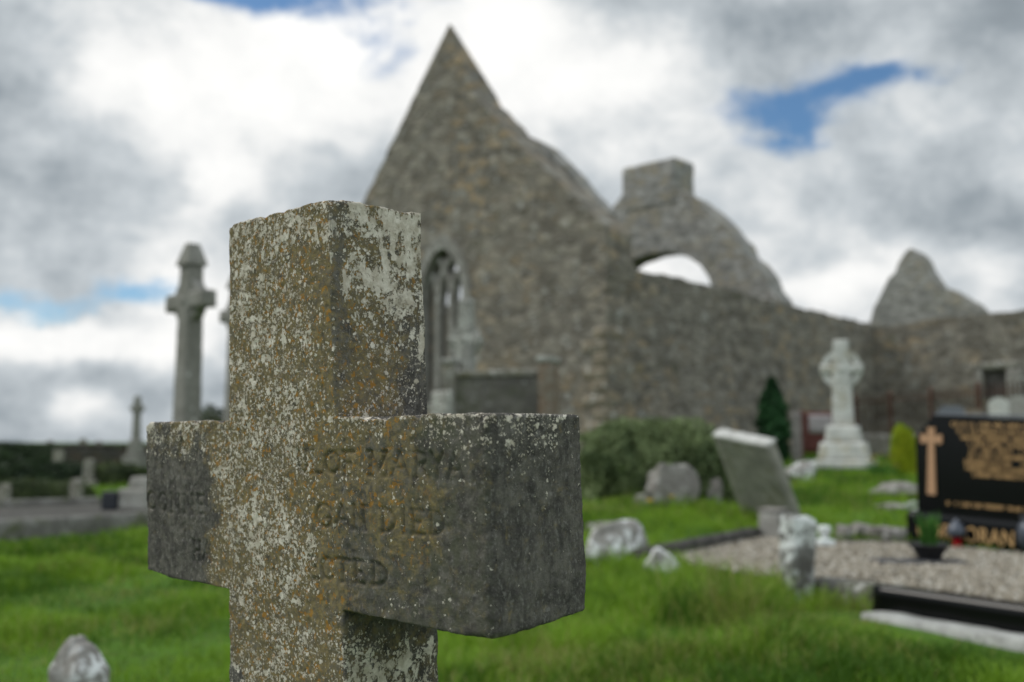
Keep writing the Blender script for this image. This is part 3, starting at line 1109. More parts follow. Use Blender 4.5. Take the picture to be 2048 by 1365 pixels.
# wing wall running back towards the right
wt = on_x(LX, [(1745, 655), (1800, 648), (1850, 640), (1950, 629), (2048, 619)])
wend = -7.5
wtop = [(.85, wt[0][1])] + wt[1:] + [(wend, wt[-1][1])]
dp = on_x(LX, [(1964, 742), (2012, 736), (2013, 792), (1965, 798)])
wing = masonry('wing_wall', [(.85, -.3)] + wtop + [(wend, -.3)], [dp], .8, 'x', (LX + .002, 0, 0), M['rubble_wall'], .05, 10)
dw = abs(dp[1][0] - dp[0][0])
V, Qd = rbox((LX + .16, min(p[0] for p in dp) - .1, min(p[1] for p in dp) - .1), (LX + .40, max(p[0] for p in dp) + .1, max(p[1] for p in dp) + .1), .1, .01, .01, 5, 2)
mk('blocked_window', V, [Qd], M['dark_void'], church)

for yy, wd in ((dp[0][0], .16), (dp[1][0], -.42)):
    V, Qd = rbox((LX - .03, min(yy, yy + wd), dp[2][1] - .1), (LX + .15, max(yy, yy + wd), dp[0][1] + .02), .1, .015, .01, 4, 3)
    mk('window_jamb', V, [Qd], M['dressed'], church)
V, Qd = rbox((LX - .035, dp[1][0] - .35, dp[0][1] + .02), (LX + .15, dp[0][0] + .25, dp[0][1] + .22), .1, .015, .01, 4, 3)
mk('window_lintel', V, [Qd], M['tomb_edge'], church)


# ------------------------------------------------------------------ crosses and headstones
def celtic(name, label, cat, loc, rotz, H, L, Tk, W_, headz, mt, plinth, group=None, ring=.27, cap=True, arm=.17, scale=1.):
    "H full height above plinth, L arm span, Tk thickness, W_ shaft width at foot, headz height of arm centre"
    t = thing(name, label, cat, loc, rotz, group)
    z = 0
    for (pw, pd, ph, tp) in plinth:
        V, Qp = rbox((-pw / 2, -pd / 2, z), (pw / 2, pd / 2, z + ph), .06, .015, .006, 6, int(pw * 100), tp)
        mk('plinth', V, [Qp], mt, t)
        z += ph - .002
    z0 = z

    def tap(V):
        s_ = 1 - .34 * np.clip((V[:, 2] - z0) / H, 0, 1)
        V[:, 0] *= s_
        V[:, 1] *= 1 - .18 * np.clip((V[:, 2] - z0) / H, 0, 1)
        return V
    V1 = rbox((-W_ / 2, -Tk / 2, z0), (W_ / 2, Tk / 2, z0 + H - (.28 if cap else 0)), .05, .012, .004, 8, 3, 0, tap)
    mk('shaft', *[V1[0]], [V1[1]], mt, t)
    V2 = rbox((-L / 2, -Tk * .42, z0 + headz - arm / 2), (L / 2, Tk * .42, z0 + headz + arm / 2), .04, .012, .004, 8, 4)

    def flare(V):
        k = 1 + .12 * np.clip(np.abs(V[:, 0]) / (L / 2), 0, 1) ** 2
        V[:, 2] = z0 + headz + (V[:, 2] - z0 - headz) * k
        return V
    mk('arms', flare(V2[0]), [V2[1]], mt, t)
    # ring
    k = 40
    tt = np.arange(k) / k * 2 * math.pi
    Vr = []
    for rr, yy in ((ring - .05, -Tk * .3), (ring + .05, -Tk * .3), (ring + .05, Tk * .3), (ring - .05, Tk * .3)):
        Vr.append(np.stack([rr * np.cos(tt), np.full(k, yy), z0 + headz + rr * np.sin(tt)], -1))
    Vr = np.concatenate(Vr)
    ids = [np.arange(k) + i * k for i in range(4)]
    Qr = np.concatenate([quad_ring(ids[i], ids[(i + 1) % 4]) for i in range(4)])
    fix_normals(mk('ring', Vr, [Qr], mt, t, smooth=False))
    # carved boss
    Vb, Qb = revolve([(0.001, .03), (.03, .028), (.055, .012), (.06, 0)], 16)
    Vb = np.stack([Vb[:, 0], -Tk * .42 - Vb[:, 2], Vb[:, 1] + z0 + headz], -1)
    mk('boss', Vb, [Qb], mt, t)
    if cap:
        ws, tk = W_ * .70, Tk * .88
        zc = z0 + H - .31
        a_ = [(-ws / 2 - .03, zc + .03), (ws / 2 + .03, zc + .03), (ws / 2 + .03, zc + .07), (.055, zc + .33), (-.055, zc + .33), (-ws / 2 - .03, zc + .07)]
        V, T, Q_ = prism(a_, [], tk + .06, 'y', 0, 0, 0)
        V[:, 1] -= (tk + .06) / 2
        V[:, 1] *= np.where(V[:, 2] > zc + .1, .55, 1)
        fix_normals(mk('capstone', V, [T, Q_], mt, t, smooth=False))
    return t


def ground_at(px, D):
    x = (px - 1024) / F * D * (1 / math.cos(PITCH)) * .9947
    x = at(px, 885, D)[0]
    return np.array([x, D, gz(x, D)])


g0 = ground_at(372, 13.)
H0 = at(375, 491, 13.)[2] - g0[2]
pl = [(.95, .75, .28, .05), (.72, .55, .32, .12)]
celtic('celtic_cross', 'tall grey celtic cross with gabled capstone rising against the sky at left', 'gravestone', g0, GRAVE,
       H0 - .6, .98, .25, .36, at(375, 603, 13.)[2] - g0[2] - .6, M['celtic_grey'], pl, 'tall celtic crosses', .25, True, .21)
g1 = ground_at(472, 14.6)
H1 = at(470, 540, 14.6)[2] - g1[2]
celtic('celtic_cross', 'second tall celtic cross mostly hidden behind the shaft of the lichened cross', 'gravestone', g1, GRAVE,
       H1 - .6, .80, .25, .36, at(470, 630, 14.6)[2] - g1[2] - .6, M['celtic_grey'], pl, 'tall celtic crosses', .235)
g2 = ground_at(272, 42.)
H2 = at(272, 793, 42.)[2] - g2[2]
celtic('celtic_cross', 'small distant celtic cross on a pedestal rising above the far boundary wall', 'gravestone', g2, -.3,
       H2 - 1.15, .62, .2, .34, at(272, 818, 42.)[2] - g2[2] - 1.15, M['celtic_grey'], [(.85, .7, .5, .05), (.55, .45, .67, .2)], 'tall celtic crosses', .21, False)
# white cross by the church
g3 = ground_at(1688, 17.)
H3 = at(1688, 680, 17.)[2] - g3[2]
p3 = [(1.0, .9, .15, .02), (.82, .72, .30, .12), (.60, .52, .28, .16)]
celtic('celtic_cross', 'white lichened celtic cross on a stepped pedestal before the church side wall', 'gravestone', g3, GRAVE + .35,
       H3 - .726, .70, .2, .36, at(1688, 722, 17.)[2] - g3[2] - .866, M['celtic_white'], p3, None, .285, False, .15)
# weathered cross in front of the window
g4 = ground_at(931, 16.5)
H4 = at(931, 600, 16.5)[2] - g4[2]
celtic('celtic_cross', 'weathered pale stone cross standing in front of the gable window', 'gravestone', g4, GRAVE + .3,
       H4 - .9, .62, .2, .34, at(931, 682, 16.5)[2] - g4[2] - .9, M['weathered_white'], [(.9, .8, .5, .05), (.6, .5, .41, .1)], None, .22, False, .16)

# box tomb left of the gable corner
g5 = ground_at(1000, 15.5)
tb = thing('wall_monument', 'dark rectangular wall monument with pale corner piers below the gable', 'monument', g5, -.25)
zt_ = at(1005, 742, 15.5)[2] - g5[2]
wd = 1.66
V, Qt = rbox((-wd / 2 + .1, -.2, -.1), (wd / 2 - .1, .2, zt_ - .12), .08, .012, .006, 5, 1)
mk('panel', V, [Qt], M['tomb'], tb)
V, Qt = rbox((-wd / 2 + .16, -.23, zt_ - .118), (wd / 2 - .16, .23, zt_), .08, .02, .012, 5, 2)
mk('coping', V, [Qt], M['tomb_edge'], tb)
for s_, mm in ((-1, 'tomb_edge'), (1, 'rusty_stone')):
    V, Qt = rbox((s_ * (wd / 2 - .06) - .11, -.25, -.1), (s_ * (wd / 2 - .06) + .11, .25, zt_ + .1), .08, .02, .01, 5, 3)
    pier = mk('pier', V, [Qt], M[mm], tb)
    V, Qt = rbox((s_ * (wd / 2 - .06) - .13, -.27, zt_ + .098), (s_ * (wd / 2 - .06) + .13, .27, zt_ + .2), .05, .03, .01, 5, 4)
    mk('pier_cap', V, [Qt], M['weathered_white'], pier)
# small white urn-like stone beside it
g6 = ground_at(884, 14.2)
st_ = thing('small_headstone', 'small pale headstone just right of the lichened shaft below the window', 'gravestone', g6, GRAVE)
hz = at(884, 782, 14.2)[2] - g6[2]
V, Qt = rbox((-.2, -.06, -.1), (.2, .06, hz), .04, .05, .006, 8, 4)
mk('slab', V, [Qt], M['weathered_white'], st_)
V, Qt = rbox((-.32, -.16, -.1), (.32, .16, .22), .05, .02, .008, 6, 5)
mk('base', V, [Qt], M['weathered_white'], st_)

# leaning slab
up_ = np.array([-.38, -.40, .83]); up_ /= np.linalg.norm(up_)
uu = np.array([.60, -.72, -.30]); uu -= up_ * np.dot(uu, up_); uu /= np.linalg.norm(uu)
nn = np.cross(uu, up_)
bl = at(1500, 1018, 11.6)
ls = thing('leaning_headstone', 'grey slab headstone tipped steeply forward with a top edge coloured bright as if lit', 'gravestone', bl)
tl = at(1437, 852, 11.25)
Hs = 1.06
Ws = .80


def place(V):
    return V[:, :1] * uu + V[:, 1:2] * nn + V[:, 2:3] * up_


V, Qt = rbox((0, -.0, -.35), (Ws, .13, Hs), .05, .012, .004, 7, 4)
o = mk('slab', place(V), [Qt], M['slab'], ls)
V, Qt = rbox((-.012, -.012, Hs - .005), (Ws + .012, .142, Hs + .05), .04, .025, .006, 9, 5)
mk('top_edge', place(V), [Qt], M['slab_top'], ls)

# ------------------------------------------------------------------ black granite headstone and its plot
u2 = np.array([math.cos(.80), -math.sin(.80), 0])
hb = onz(1824, 1087, .10)
rot2 = -.80
hs = thing('granite_headstone', 'polished black granite headstone with gilt cross and gold lettering', 'gravestone', hb, rot2)
roll = Matrix.Rotation(R(2.6), 3, 'Y')
RM = np.array(roll)
wS = 1.34
V, Qt = rbox((-.04, -.03, -.12), (wS + .04, .33, .30), .06, .01)
mk('base', V @ RM.T, [Qt], M['granite'], hs)
hS = 1.20
out2 = [(0.02, .302), (wS - .02, .302), (wS, 1.02), (wS - .17, hS), (.17, hS + .015), (0., 1.0)]
V, T, Qs_ = prism(out2, [], .13, 'y', 0, 0, 0)
V[:, 1] += .07
tablet = fix_normals(mk('tablet', V @ RM.T, [T, Qs_], M['granite'], hs, smooth=False))
tp = rbox((.17, .068, hS + .012), (wS - .17, .202, hS + .034), .05, .006)
mk('top_edge', tp[0] @ RM.T, [tp[1]], M['granite_top'], hs)
FY = .068


def flat_bars(bars, y=FY, t=.006):
    Vs, Qs, o = [], [], 0
    for x0, z0, x1, z1 in bars:
        V = np.array([(x, yy, z) for yy in (y, y - t) for x, z in ((x0, z0), (x1, z0), (x1, z1), (x0, z1))])
        Vs.append(V)
        Qs.append(np.array([[3, 2, 1, 0], [4, 5, 6, 7], [0, 1, 5, 4], [1, 2, 6, 5], [2, 3, 7, 6], [3, 0, 4, 7]]) + o)
        o += 8
    return np.concatenate(Vs), np.concatenate(Qs)


# gilt cross, slim and wheel-centred
cxm, cz = .155, .985
cr = [(-.04, .12), (.04, .12), (.03, .035), (.10, .055), (.115, .04), (.115, -.03), (.10, -.045), (.03, -.025), (.05, -.55), (-.04, -.55), (-.03, -.025), (-.10, -.045), (-.115, -.03), (-.115, .04), (-.10, .055), (-.03, .035)]
V, T, Qs_ = prism([(cxm + a_ * .88, cz + b_ * .94) for a_, b_ in cr], [], -.02, 'y', 0, 0, 0)
V[:, 1] += FY
fix_normals(mk('gilt_cross', V @ RM.T, [T, Qs_], M['copper'], hs, smooth=False))
# illegible rows of small gilt lettering
rows = [(.34, 1.17, 1.115, .040), (.37, 1.15, 1.055, .036), (.43, 1.10, 1.0, .034), (.47, 1.04, .945, .034), (.51, 1.02, .89, .034), (.50, 1.0, .835, .034),
        (.46, 1.06, .775, .036), (.47, 1.06, .72, .036), (.51, 1.05, .665, .036), (.30, 1.22, .385, .034)]
rr = random.Random(5)
for x0, x1, z, h in rows:
    x = x0
    bars = []
    while x < x1:
        if rr.random() < .16:
            x += h * .7
            continue
        wch = h * rr.uniform(.5, .75)
        s_ = h * .17
        bars.append((x, z, x + s_, z + h))
        if rr.random() < .6:
            bars.append((x + wch - s_, z, x + wch, z + h))
        for f_ in rr.sample([0, .5, .83], 2):
            bars.append((x + s_ * 1.02, z + h * f_, x + wch - s_ * 1.02, z + h * f_ + h * .16))
        x += wch + h * .22
    V, Qs_ = flat_bars(bars)
    mk('inscription_line', V @ RM.T, [Qs_], M['gold'], hs, smooth=False)
# family name on the base
fc = bpy.data.curves.new('surname', 'FONT')
fc.body = 'CORCORAN'
fc.size = .20
fc.extrude = .004
fc.space_character = 1.05
fo_ = bpy.data.objects.new('surname', fc)
COL.objects.link(fo_)
dg = bpy.context.evaluated_depsgraph_get()
me = bpy.data.meshes.new_from_object(fo_.evaluated_get(dg))
COL.objects.unlink(fo_)
bpy.data.objects.remove(fo_)
Vt = np.array([v.co[:] for v in me.vertices])
Vt[:, 0] *= 1.0 / max(Vt[:, 0].max(), 1e-6)
Vt = np.stack([Vt[:, 0] * .86 + .06, -.033 - Vt[:, 2], Vt[:, 1] * 1.0 + .075], -1) @ RM.T
me.vertices.foreach_set('co', Vt.astype(np.float32).ravel())
me.materials.clear()
me.materials.append(M['gold'])
me.update()
sn = bpy.data.objects.new('surname', me)
COL.objects.link(sn)
sn.parent = hs
# oval portrait and carved rose
Vo, Qo = revolve([(.001, .012), (.06, .01), (.075, 0)], 24)
Vo = np.stack([Vo[:, 0] * .8 + 1.16, FY - Vo[:, 2], Vo[:, 1] * 1.15 + .93], -1)
mk('oval_plaque', Vo @ RM.T, [Qo], M['photo_oval'], hs)
Vs_, Qs2, o2 = [], [], 0
for k in range(7):
    a_ = k * 2 * math.pi / 6
    rx = .0 if k == 6 else .055
    Vo, Qo = revolve([(.001, .012), (.03, .01), (.045, 0)], 10)
    Vs_.append(np.stack([Vo[:, 0] + 1.16 + rx * math.cos(a_), FY - Vo[:, 2] - .002 * k, Vo[:, 1] + .70 + rx * math.sin(a_)], -1))
    Qs2.append(Qo + o2)
    o2 += len(Vo)
Vst, Qst = flat_bars([(1.145, .5, 1.165, .66), (1.10, .56, 1.144, .60), (1.166, .54, 1.21, .585)])
Vs_.append(Vst)
Qs2.append(Qst + o2)
mk('gilt_rose', np.concatenate(Vs_) @ RM.T, [np.concatenate(Qs2)], M['copper'], hs)

# plot: gravel bed, kerbs
ZG = .10
ring_px = [(1338, 1112), (1420, 1088), (1522, 1068), (1570, 1082), (1662, 1084), (1834, 1090), (2130, 1118), (2420, 1180), (2300, 1250), (2048, 1209), (1752, 1168), (1690, 1160), (1620, 1165), (1500, 1150), (1400, 1135)]
ring = np.array([onz(a_, b_, ZG)[:2] for a_, b_ in ring_px])
tri = geometry.tessellate_polygon([[Vector((p[0], p[1], 0)) for p in ring]])
nr = len(ring)
V = np.concatenate([np.c_[ring, np.full(nr, ZG)], np.c_[ring, np.full(nr, -.1)]])
bed = mk('gravel_bed', V, [np.array(tri)], M['gravel_bed'], smooth=False)
i_ = np.arange(nr)
bed = fix_normals(bed)
for p_ in bed.data.polygons:
    pass
bed['kind'] = 'structure'
# pebbles
lo_, hi_ = ring.min(0), ring.max(0)
K = 26000
px_, py_ = rng.uniform(lo_[0], hi_[0], K), rng.uniform(lo_[1], hi_[1], K)
ok = inside(ring, px_, py_)
px_, py_ = px_[ok], py_[ok]
K = len(px_)
oct_ = np.array([(1, 0, 0), (0, 1, 0), (-1, 0, 0), (0, -1, 0), (0, 0, .8), (0, 0, -.8)])
ot = np.array([(0, 1, 4), (1, 2, 4), (2, 3, 4), (3, 0, 4), (1, 0, 5), (2, 1, 5), (3, 2, 5), (0, 3, 5)])
sz = rng.uniform(.010, .021, K)[:, None, None]
ang = rng.uniform(0, 6.28, K)
ob = oct_[None] * sz * rng.uniform(.7, 1.3, (K, 6, 1))
cz_, sz_ = np.cos(ang)[:, None], np.sin(ang)[:, None]
VV = np.stack([ob[..., 0] * cz_ - ob[..., 1] * sz_ + px_[:, None], ob[..., 0] * sz_ + ob[..., 1] * cz_ + py_[:, None], ob[..., 2] + ZG + .006 + .01 * rng.random(K)[:, None]], -1)
peb = mk('gravel', VV.reshape(-1, 3), [(ot[None] + np.arange(K)[:, None, None] * 6).reshape(-1, 3)], M['pebble'], fattrs={'tint': np.repeat(rng.random(K), 8)})
tag(peb, 'beige gravel chippings filling the grave plot', 'gravel', kind='stuff')


def kerb(name, label, p0, p1, wd, z0, z1, mt, seed=0, r=.012, amp=.004, cat='grave kerb', group=None, parent=None):
    p0, p1 = np.array(p0[:2], float), np.array(p1[:2], float)
    L = np.linalg.norm(p1 - p0)
    ang = math.atan2(*(p1 - p0)[::-1])
    V, Qk = rbox((0, 0, z0), (L, wd, z1), .06, r, amp, 6, seed)
    if parent:
        pass
    o = mk(name, V, [Qk], mt, loc=(p0[0], p0[1], 0))
    o.rotation_euler = (0, 0, ang)
    return tag(o, label, cat, group)


a0, a1 = onz(1745, 1170, .17), onz(2330, 1252, .17)
kerb('grave_kerb', 'polished black granite kerb along the front of the gravel plot', a0, a1, .11, -.06, .17, M['granite'], 1, .006, 0)
dirk = (a1 - a0)[:2] / np.linalg.norm((a1 - a0)[:2])
nk = np.array([dirk[1], -dirk[0]])
q0, q1 = a0[:2] + nk * .20 + dirk * .06, a1[:2] + nk * .20
kerb('grave_plinth', 'pale concrete footing in front of the black granite kerb', q0, q1, .20 - .004, -.2, .028, M['kerb_pale'], 2, .012, .006)
kerb('grave_kerb', 'short grey kerb stone between the upright marker and the black granite kerb', onz(1630, 1156, .13), onz(1742, 1173, .13), .12, -.12, .135, M['kerb'], 9)
# short side kerb running back from the left end of the granite kerb
b0, b1 = onz(1712, 1162, .12), onz(1742, 1168, .12)
kerb('grave_kerb', 'dark stone kerb edging the left back of the gravel plot', onz(1290, 1100, .2), onz(1522, 1056, .2), .12, -.05, .20, M['kerb_dark'], 3)
kb = onz(1517, 1072, .12)
o = thing('kerb_block', 'square pinkish grey corner block at the far end of the dark kerb', 'grave kerb', kb, GRAVE)
V, Qk = rbox((0, 0, -.1), (.24, .22, .24), .04, .015, .005, 6, 4)
mk('block', V, [Qk], M['block'], o)
V, Qk = rbox((-.012, -.012, .238), (.252, .232, .275), .04, .012, .004, 6, 5)
mk('cap', V, [Qk], M['rock'], o)
kerb('grave_kerb', 'low dark kerb beneath the rough stones left of the black headstone', onz(1662, 1082, .12), onz(1838, 1086, .12), .1, -.05, .125, M['kerb_dark'], 6)

# rough stones along the back of the plot
for px, py, sx_, sy_, sz_, sd_, lab in [
    (1690, 1068, .11, .11, .10, 3, 'rounded grey stone at the left end of the stones behind the gravel'),
    (1722, 1068, .16, .13, .10, 4, 'squat grey boulder second from the left behind the gravel'),
    (1782, 1072, .26, .15, .11, 5, 'long flat grey stone beside the black headstone base')]:
    p = onz(px, py, .16)
    rk = rock('rough_stone', (sx_, sy_, sz_), M['rock'], sd_, loc=(p[0], p[1], gz(p[0], p[1]) + .0 if p[1] > 0 else 0))
    rk.location.z = .12
    tag(rk, lab, 'stone', 'rough stones behind the gravel plot')
# white-topped upright marker
p = on_ground(1602, 1205)
mz = at(1600, 1030, p[1])[2] - p[2]
mk_ = thing('marker_stone', 'rough upright marker stone with white lichened top beside the gravel', 'stone', p, .35)


def mfn(V):
    t = np.clip(V[:, 2] / mz, 0, 1)
    V[:, 0] = V[:, 0] * (1.02 - .28 * sstep(.45, .0, t)) - .03 * (1 - t)
    V[:, 1] = V[:, 1] * (1.0 - .1 * (1 - t))
    V[:, 2] -= .05 * np.clip((V[:, 0] - .02) / .1, 0, 1) * (t > .9)
    return V


V, Qk = rbox((-.098, -.09, -.15), (.098, .09, mz), .022, .035, .016, 9, 8, 0, mfn)
mk('body', V, [Qk], M['marker'], mk_)
# stones in the grass left of the plot
for px, py, sx_, sy_, sz_, sd_, rz_, mt, lab in [
    (1222, 1134, .32, .25, .30, 11, .4, 'rock_white', 'large white-crusted boulder in the grass beside the right arm of the cross'),
    (1318, 1158, .19, .16, .15, 12, .9, 'rock_white', 'smaller pale stone low in the grass left of the gravel'),
    (1202, 1064, .28, .18, .075, 13, -.2, 'rock', 'flat grey stone slab lying behind the white-crusted boulder')]:
    p = on_ground(px, py)
    rk = rock('boulder', (sx_, sy_, sz_), M[mt], sd_, rotz=rz_, loc=p)
    tag(rk, lab, 'stone')

# ------------------------------------------------------------------ planter, slate, lantern, ornaments on the plot
pc = onz(1866, 1112, ZG)
pot = thing('planter_bowl', 'low black planter bowl of green leaves on the gravel before the headstone', 'planter', (pc[0], pc[1], ZG + .03))
V, Qp = revolve([(.001, 0), (.10, 0), (.105, .02), (.15, .10), (.175, .13), (.175, .145), (.16, .145), (.15, .125), (.001, .12)], 28)
mk('bowl', V, [Qp], M['plastic_black'], pot)


def blades(K, cx, cy, rad, z0, hmin, hmax, wd, lean, rg, bend=.5):
    a = rg.uniform(0, 6.283, K)
    r = rad * np.sqrt(rg.random(K))
    return blade_mesh(cx + r * np.cos(a), cy + r * np.sin(a), np.full(K, z0), rg.uniform(hmin, hmax, K), wd * rg.uniform(.7, 1.3, K), a + rg.normal(0, .7, K), lean * rg.uniform(.3, 1.2, K), rg)


def blade_mesh(x, y, z, h, wd, a, lean, rg):
    K = len(x)
    face = rg.uniform(0, 6.283, K)
    dx, dy = np.cos(face) * wd / 2, np.sin(face) * wd / 2
    lx, ly = np.cos(a) * lean * h, np.sin(a) * lean * h
    V = np.empty((K, 5, 3))
    V[:, 0] = np.stack([x - dx, y - dy, z], -1)
    V[:, 1] = np.stack([x + dx, y + dy, z], -1)
    V[:, 2] = np.stack([x + dx * .8 + lx * .35, y + dy * .8 + ly * .35, z + h * .58], -1)
    V[:, 3] = np.stack([x - dx * .8 + lx * .35, y - dy * .8 + ly * .35, z + h * .58], -1)
    V[:, 4] = np.stack([x + lx, y + ly, z + h * np.sqrt(np.clip(1 - .45 * lean ** 2, .2, 1))], -1)
    b = np.arange(K)[:, None] * 5
    return V.reshape(-1, 3), b + np.array([[0, 1, 2, 3]]), b + np.array([[3, 2, 4]])


V, q4, q3 = blades(130, 0, 0, .065, .12, .12, .34, .020, .25, rng)
mk('foliage', V, [q4, q3], M['plant'], pot, fattrs={'tint': np.concatenate([rng.random(130)] * 2)})
sl = onz(1845, 1128, ZG)
V, Qp = rbox((-.34, -.13, 0), (.34, .13, .028), .04, .01, .006, 7, 3)
s_ = mk('slate_slab', V, [Qp], M['slate'], loc=(sl[0] - .03, sl[1], ZG + .002))
s_.rotation_euler = (0, 0, -.12)
tag(s_, 'flat dark slate slab lying on the gravel under the planter bowl', 'slab')
pot.scale = (.86, .86, .86)
pot.location = (sl[0] + .07, sl[1] + .03, ZG + .032)
lc = onz(1915, 1096, ZG)
lt = thing('grave_lantern', 'grey domed grave lantern with a red glass candle beside the planter', 'lantern', (lc[0], lc[1], ZG))
V, Qp = revolve([(.001, 0), (.045, 0), (.045, .02), (.034, .022), (.034, .10), (.001, .10)], 20)
mk('red_glass', V, [Qp], M['red_glass'], lt)
V, Qp = revolve([(.001, .098), (.06, .099), (.085, .115), (.085, .15), (.07, .195), (.04, .225), (.02, .24), (.018, .255), (.001, .262)], 24)
mk('dome', V, [Qp], M['lantern'], lt)
lc = onz(2062, 1104, ZG)
lt = thing('grave_vase', 'dark grey rounded vase at the right edge before the headstone', 'vase', (lc[0], lc[1], ZG))
V, Qp = revolve([(.001, 0), (.07, 0), (.105, .08), (.115, .16), (.09, .24), (.06, .27), (.07, .29), (.06, .29), (.05, .26), (.001, .25)], 24)
mk('body', V, [Qp], M['lantern'], lt)
V, Qp = revolve([(.071, .285), (.08, .30), (.078, .31), (.062, .3)], 24)
mk('rim', V, [Qp], M['slate'], lt)
wp = onz(1650, 1094, ZG)
wo_ = thing('white_ornament', 'small white urn ornament at the back left of the gravel behind the marker', 'ornament', (wp[0], wp[1], ZG))
V, Qp = rbox((-.075, -.075, 0), (.075, .075, .07), .03, .012)
mk('foot', V, [Qp], M['white_pot'], wo_)
V, Qp = revolve([(.04, .069), (.03, .09), (.055, .13), (.06, .17), (.05, .19), (.001, .19)], 20)
mk('urn', V, [Qp], M['white_pot'], wo_)
fp = onz(1818, 1050, .12)
fl_ = thing('flower_pot', 'dark pot of pale flowers against the left edge of the black headstone', 'planter', (fp[0] - .05, fp[1] - .3, .08), 0)
V, Qp = revolve([(.001, 0), (.06, 0), (.085, .17), (.075, .17), (.07, .15), (.001, .15)], 20)
mk('pot', V, [Qp], M['plastic_black'], fl_)
bl_ = []
for k in range(14):
    V, Qp = revolve([(.001, .02), (.025, .012), (.032, 0), (.02, -.012), (.001, -.016)], 8)
    mk('bloom', V + np.array([rr.uniform(-.10, .10), rr.uniform(-.08, .08), rr.uniform(.2, .31)]), [Qp], M['photo_oval'], fl_)
V, q4, q3 = blades(40, 0, 0, .05, .15, .06, .15, .02, .5, rng)
mk('foliage', V, [q4, q3], M['plant'], fl_, fattrs={'tint': np.concatenate([rng.random(40)] * 2)})


# ------------------------------------------------------------------ vegetation helpers
def leaves(C, size, rg, nbias=None, long=1.5):
    "small folded leaves at points C"
    K = len(C)
    d = rg.normal(size=(K, 3))
    if nbias is not None:
        d = d * .7 + nbias
    d /= np.linalg.norm(d, axis=1, keepdims=True)
    t = np.cross(d, rg.normal(size=(K, 3)))
    t /= np.linalg.norm(t, axis=1, keepdims=True)
    b = np.cross(d, t)
    s = (size * rg.uniform(.6, 1.4, K))[:, None]
    V = np.empty((K, 4, 3))
    V[:, 0] = C - t * s * long * .5
    V[:, 1] = C + b * s * .5 + d * s * .12
    V[:, 2] = C + t * s * long * .5
    V[:, 3] = C - b * s * .5 + d * s * .12
    return V.reshape(-1, 3), np.arange(K * 4).reshape(K, 4)


def bush(name, label, cat, loc, size, K, leaf, mt, seed, lump=.3, group=None, power=2., base=.0):
    rg = np.random.default_rng(seed)
    t = thing(name, label, cat, loc, 0, group)
    d = rg.normal(size=(K, 3))
    d[:, 2] = np.abs(d[:, 2]) - .12
    d /= np.linalg.norm(d, axis=1, keepdims=True)
    # blunter than a ball, lumpy, with gaps
    e = np.sum(np.abs(d) ** (power + 1.5), axis=1) ** (-1 / (power + 1.5))
    rad = e * (1 + lump * fbm(d * 1.3 + seed, 1.5, 3, seed)) * (1 - .38 * rg.random(K) ** 2.2)
    C = d * rad[:, None] * np.array(size)
    C = C + np.array([0, 0, base])
    keep = (vnoise(C, 3.2, seed + 4) > -.62) & (C[:, 2] > -.05)
    C = C[keep]
    V, Q_ = leaves(C, np.full(len(C), leaf), rg, d[keep] * .8)
    clump = np.clip(.45 + .45 * fbm(C, 2.6, 3, seed + 9) + .25 * rg.normal(size=len(C)) * .6, 0, 1)
    mk('foliage', V, [Q_], mt, t, fattrs={'tint': clump}, smooth=False)
    # stems
    Vs, Qs, o = [], [], 0
    for k in range(9):
        a = rg.uniform(0, 6.28)
        tip = np.array([math.cos(a) * size[0] * rg.uniform(.2, .7), math.sin(a) * size[1] * rg.uniform(.2, .7), base + size[2] * rg.uniform(.5, .85)])
        pts = np.array([tip * f_ + np.array([0, 0, .05 * math.sin(f_ * 3)]) for f_ in (0, .33, .66, 1.)])
        pts[0] = (tip[0] * .15, tip[1] * .15, -.08)
        rad_ = np.array([.022, .016, .010, .004]) * (size[2] / .8)
        tt = np.arange(6) / 6 * 6.283
        R_ = np.stack([pts[:, None, 0] + rad_[:, None] * np.cos(tt), pts[:, None, 1] + rad_[:, None] * np.sin(tt), np.repeat(pts[:, 2:3], 6, 1)], -1)
        Vs.append(R_.reshape(-1, 3))
        for i in range(3):
            Qs.append(quad_ring(np.arange(6) + i * 6, np.arange(6) + (i + 1) * 6) + o)
        o += 24
    mk('stems', np.concatenate(Vs), [np.concatenate(Qs)], M['bark'], t)
    return t


# scrub-covered mound beside the leaning slab
gb = ground_at(1300, 13.2)
bush('scrub_mound', 'low grey-green scrub mound growing over rubble in front of the side wall', 'bush', gb, (1.02, .72, .92), 26000, .034, M['ivy'], 5, .16, base=.0)
gb2 = ground_at(1415, 13.0)
bush('scrub_bush', 'smaller scrub bush at the right end of the mound behind the leaning slab', 'bush', gb2, (.42, .5, .82), 9000, .034, M['ivy'], 6, .2)
for px, py, s3, sd_, lab in [(1335, 1002, (.50, .22, .42), 31, 'pale jagged rock slab at the foot of the scrub mound'),
                             (1287, 995, (.17, .16, .10), 32, 'small low stone left of the jagged rock slab'),
                             (1428, 990, (.11, .12, .24), 33, 'narrow reddish stone at the right foot of the scrub mound')]:
    p = ground_at(px, 12.25 if px < 1400 else 12.5)
    rk = rock('rock', s3, M['rock'], sd_, rotz=.5, loc=p, amp=.4)
    tag(rk, lab, 'stone')
for px, py, s3, sd_, mt, lab in [(1605, 958, (.26, .2, .25), 41, 'rock_white', 'pale boulder between the leaning slab and the white celtic cross'),
                                 (1800, 990, (.50, .25, .13), 42, 'rock', 'long grey stone in the grass left of the black headstone'),
                                 (1785, 1012, (.22, .16, .05), 43, 'rock', 'flat pale stone sunk in the lawn left of the black headstone')]:
    p = on_ground(px, py + 5)
    rk = rock('boulder', s3, M[mt], sd_, loc=p)
    tag(rk, lab, 'stone')
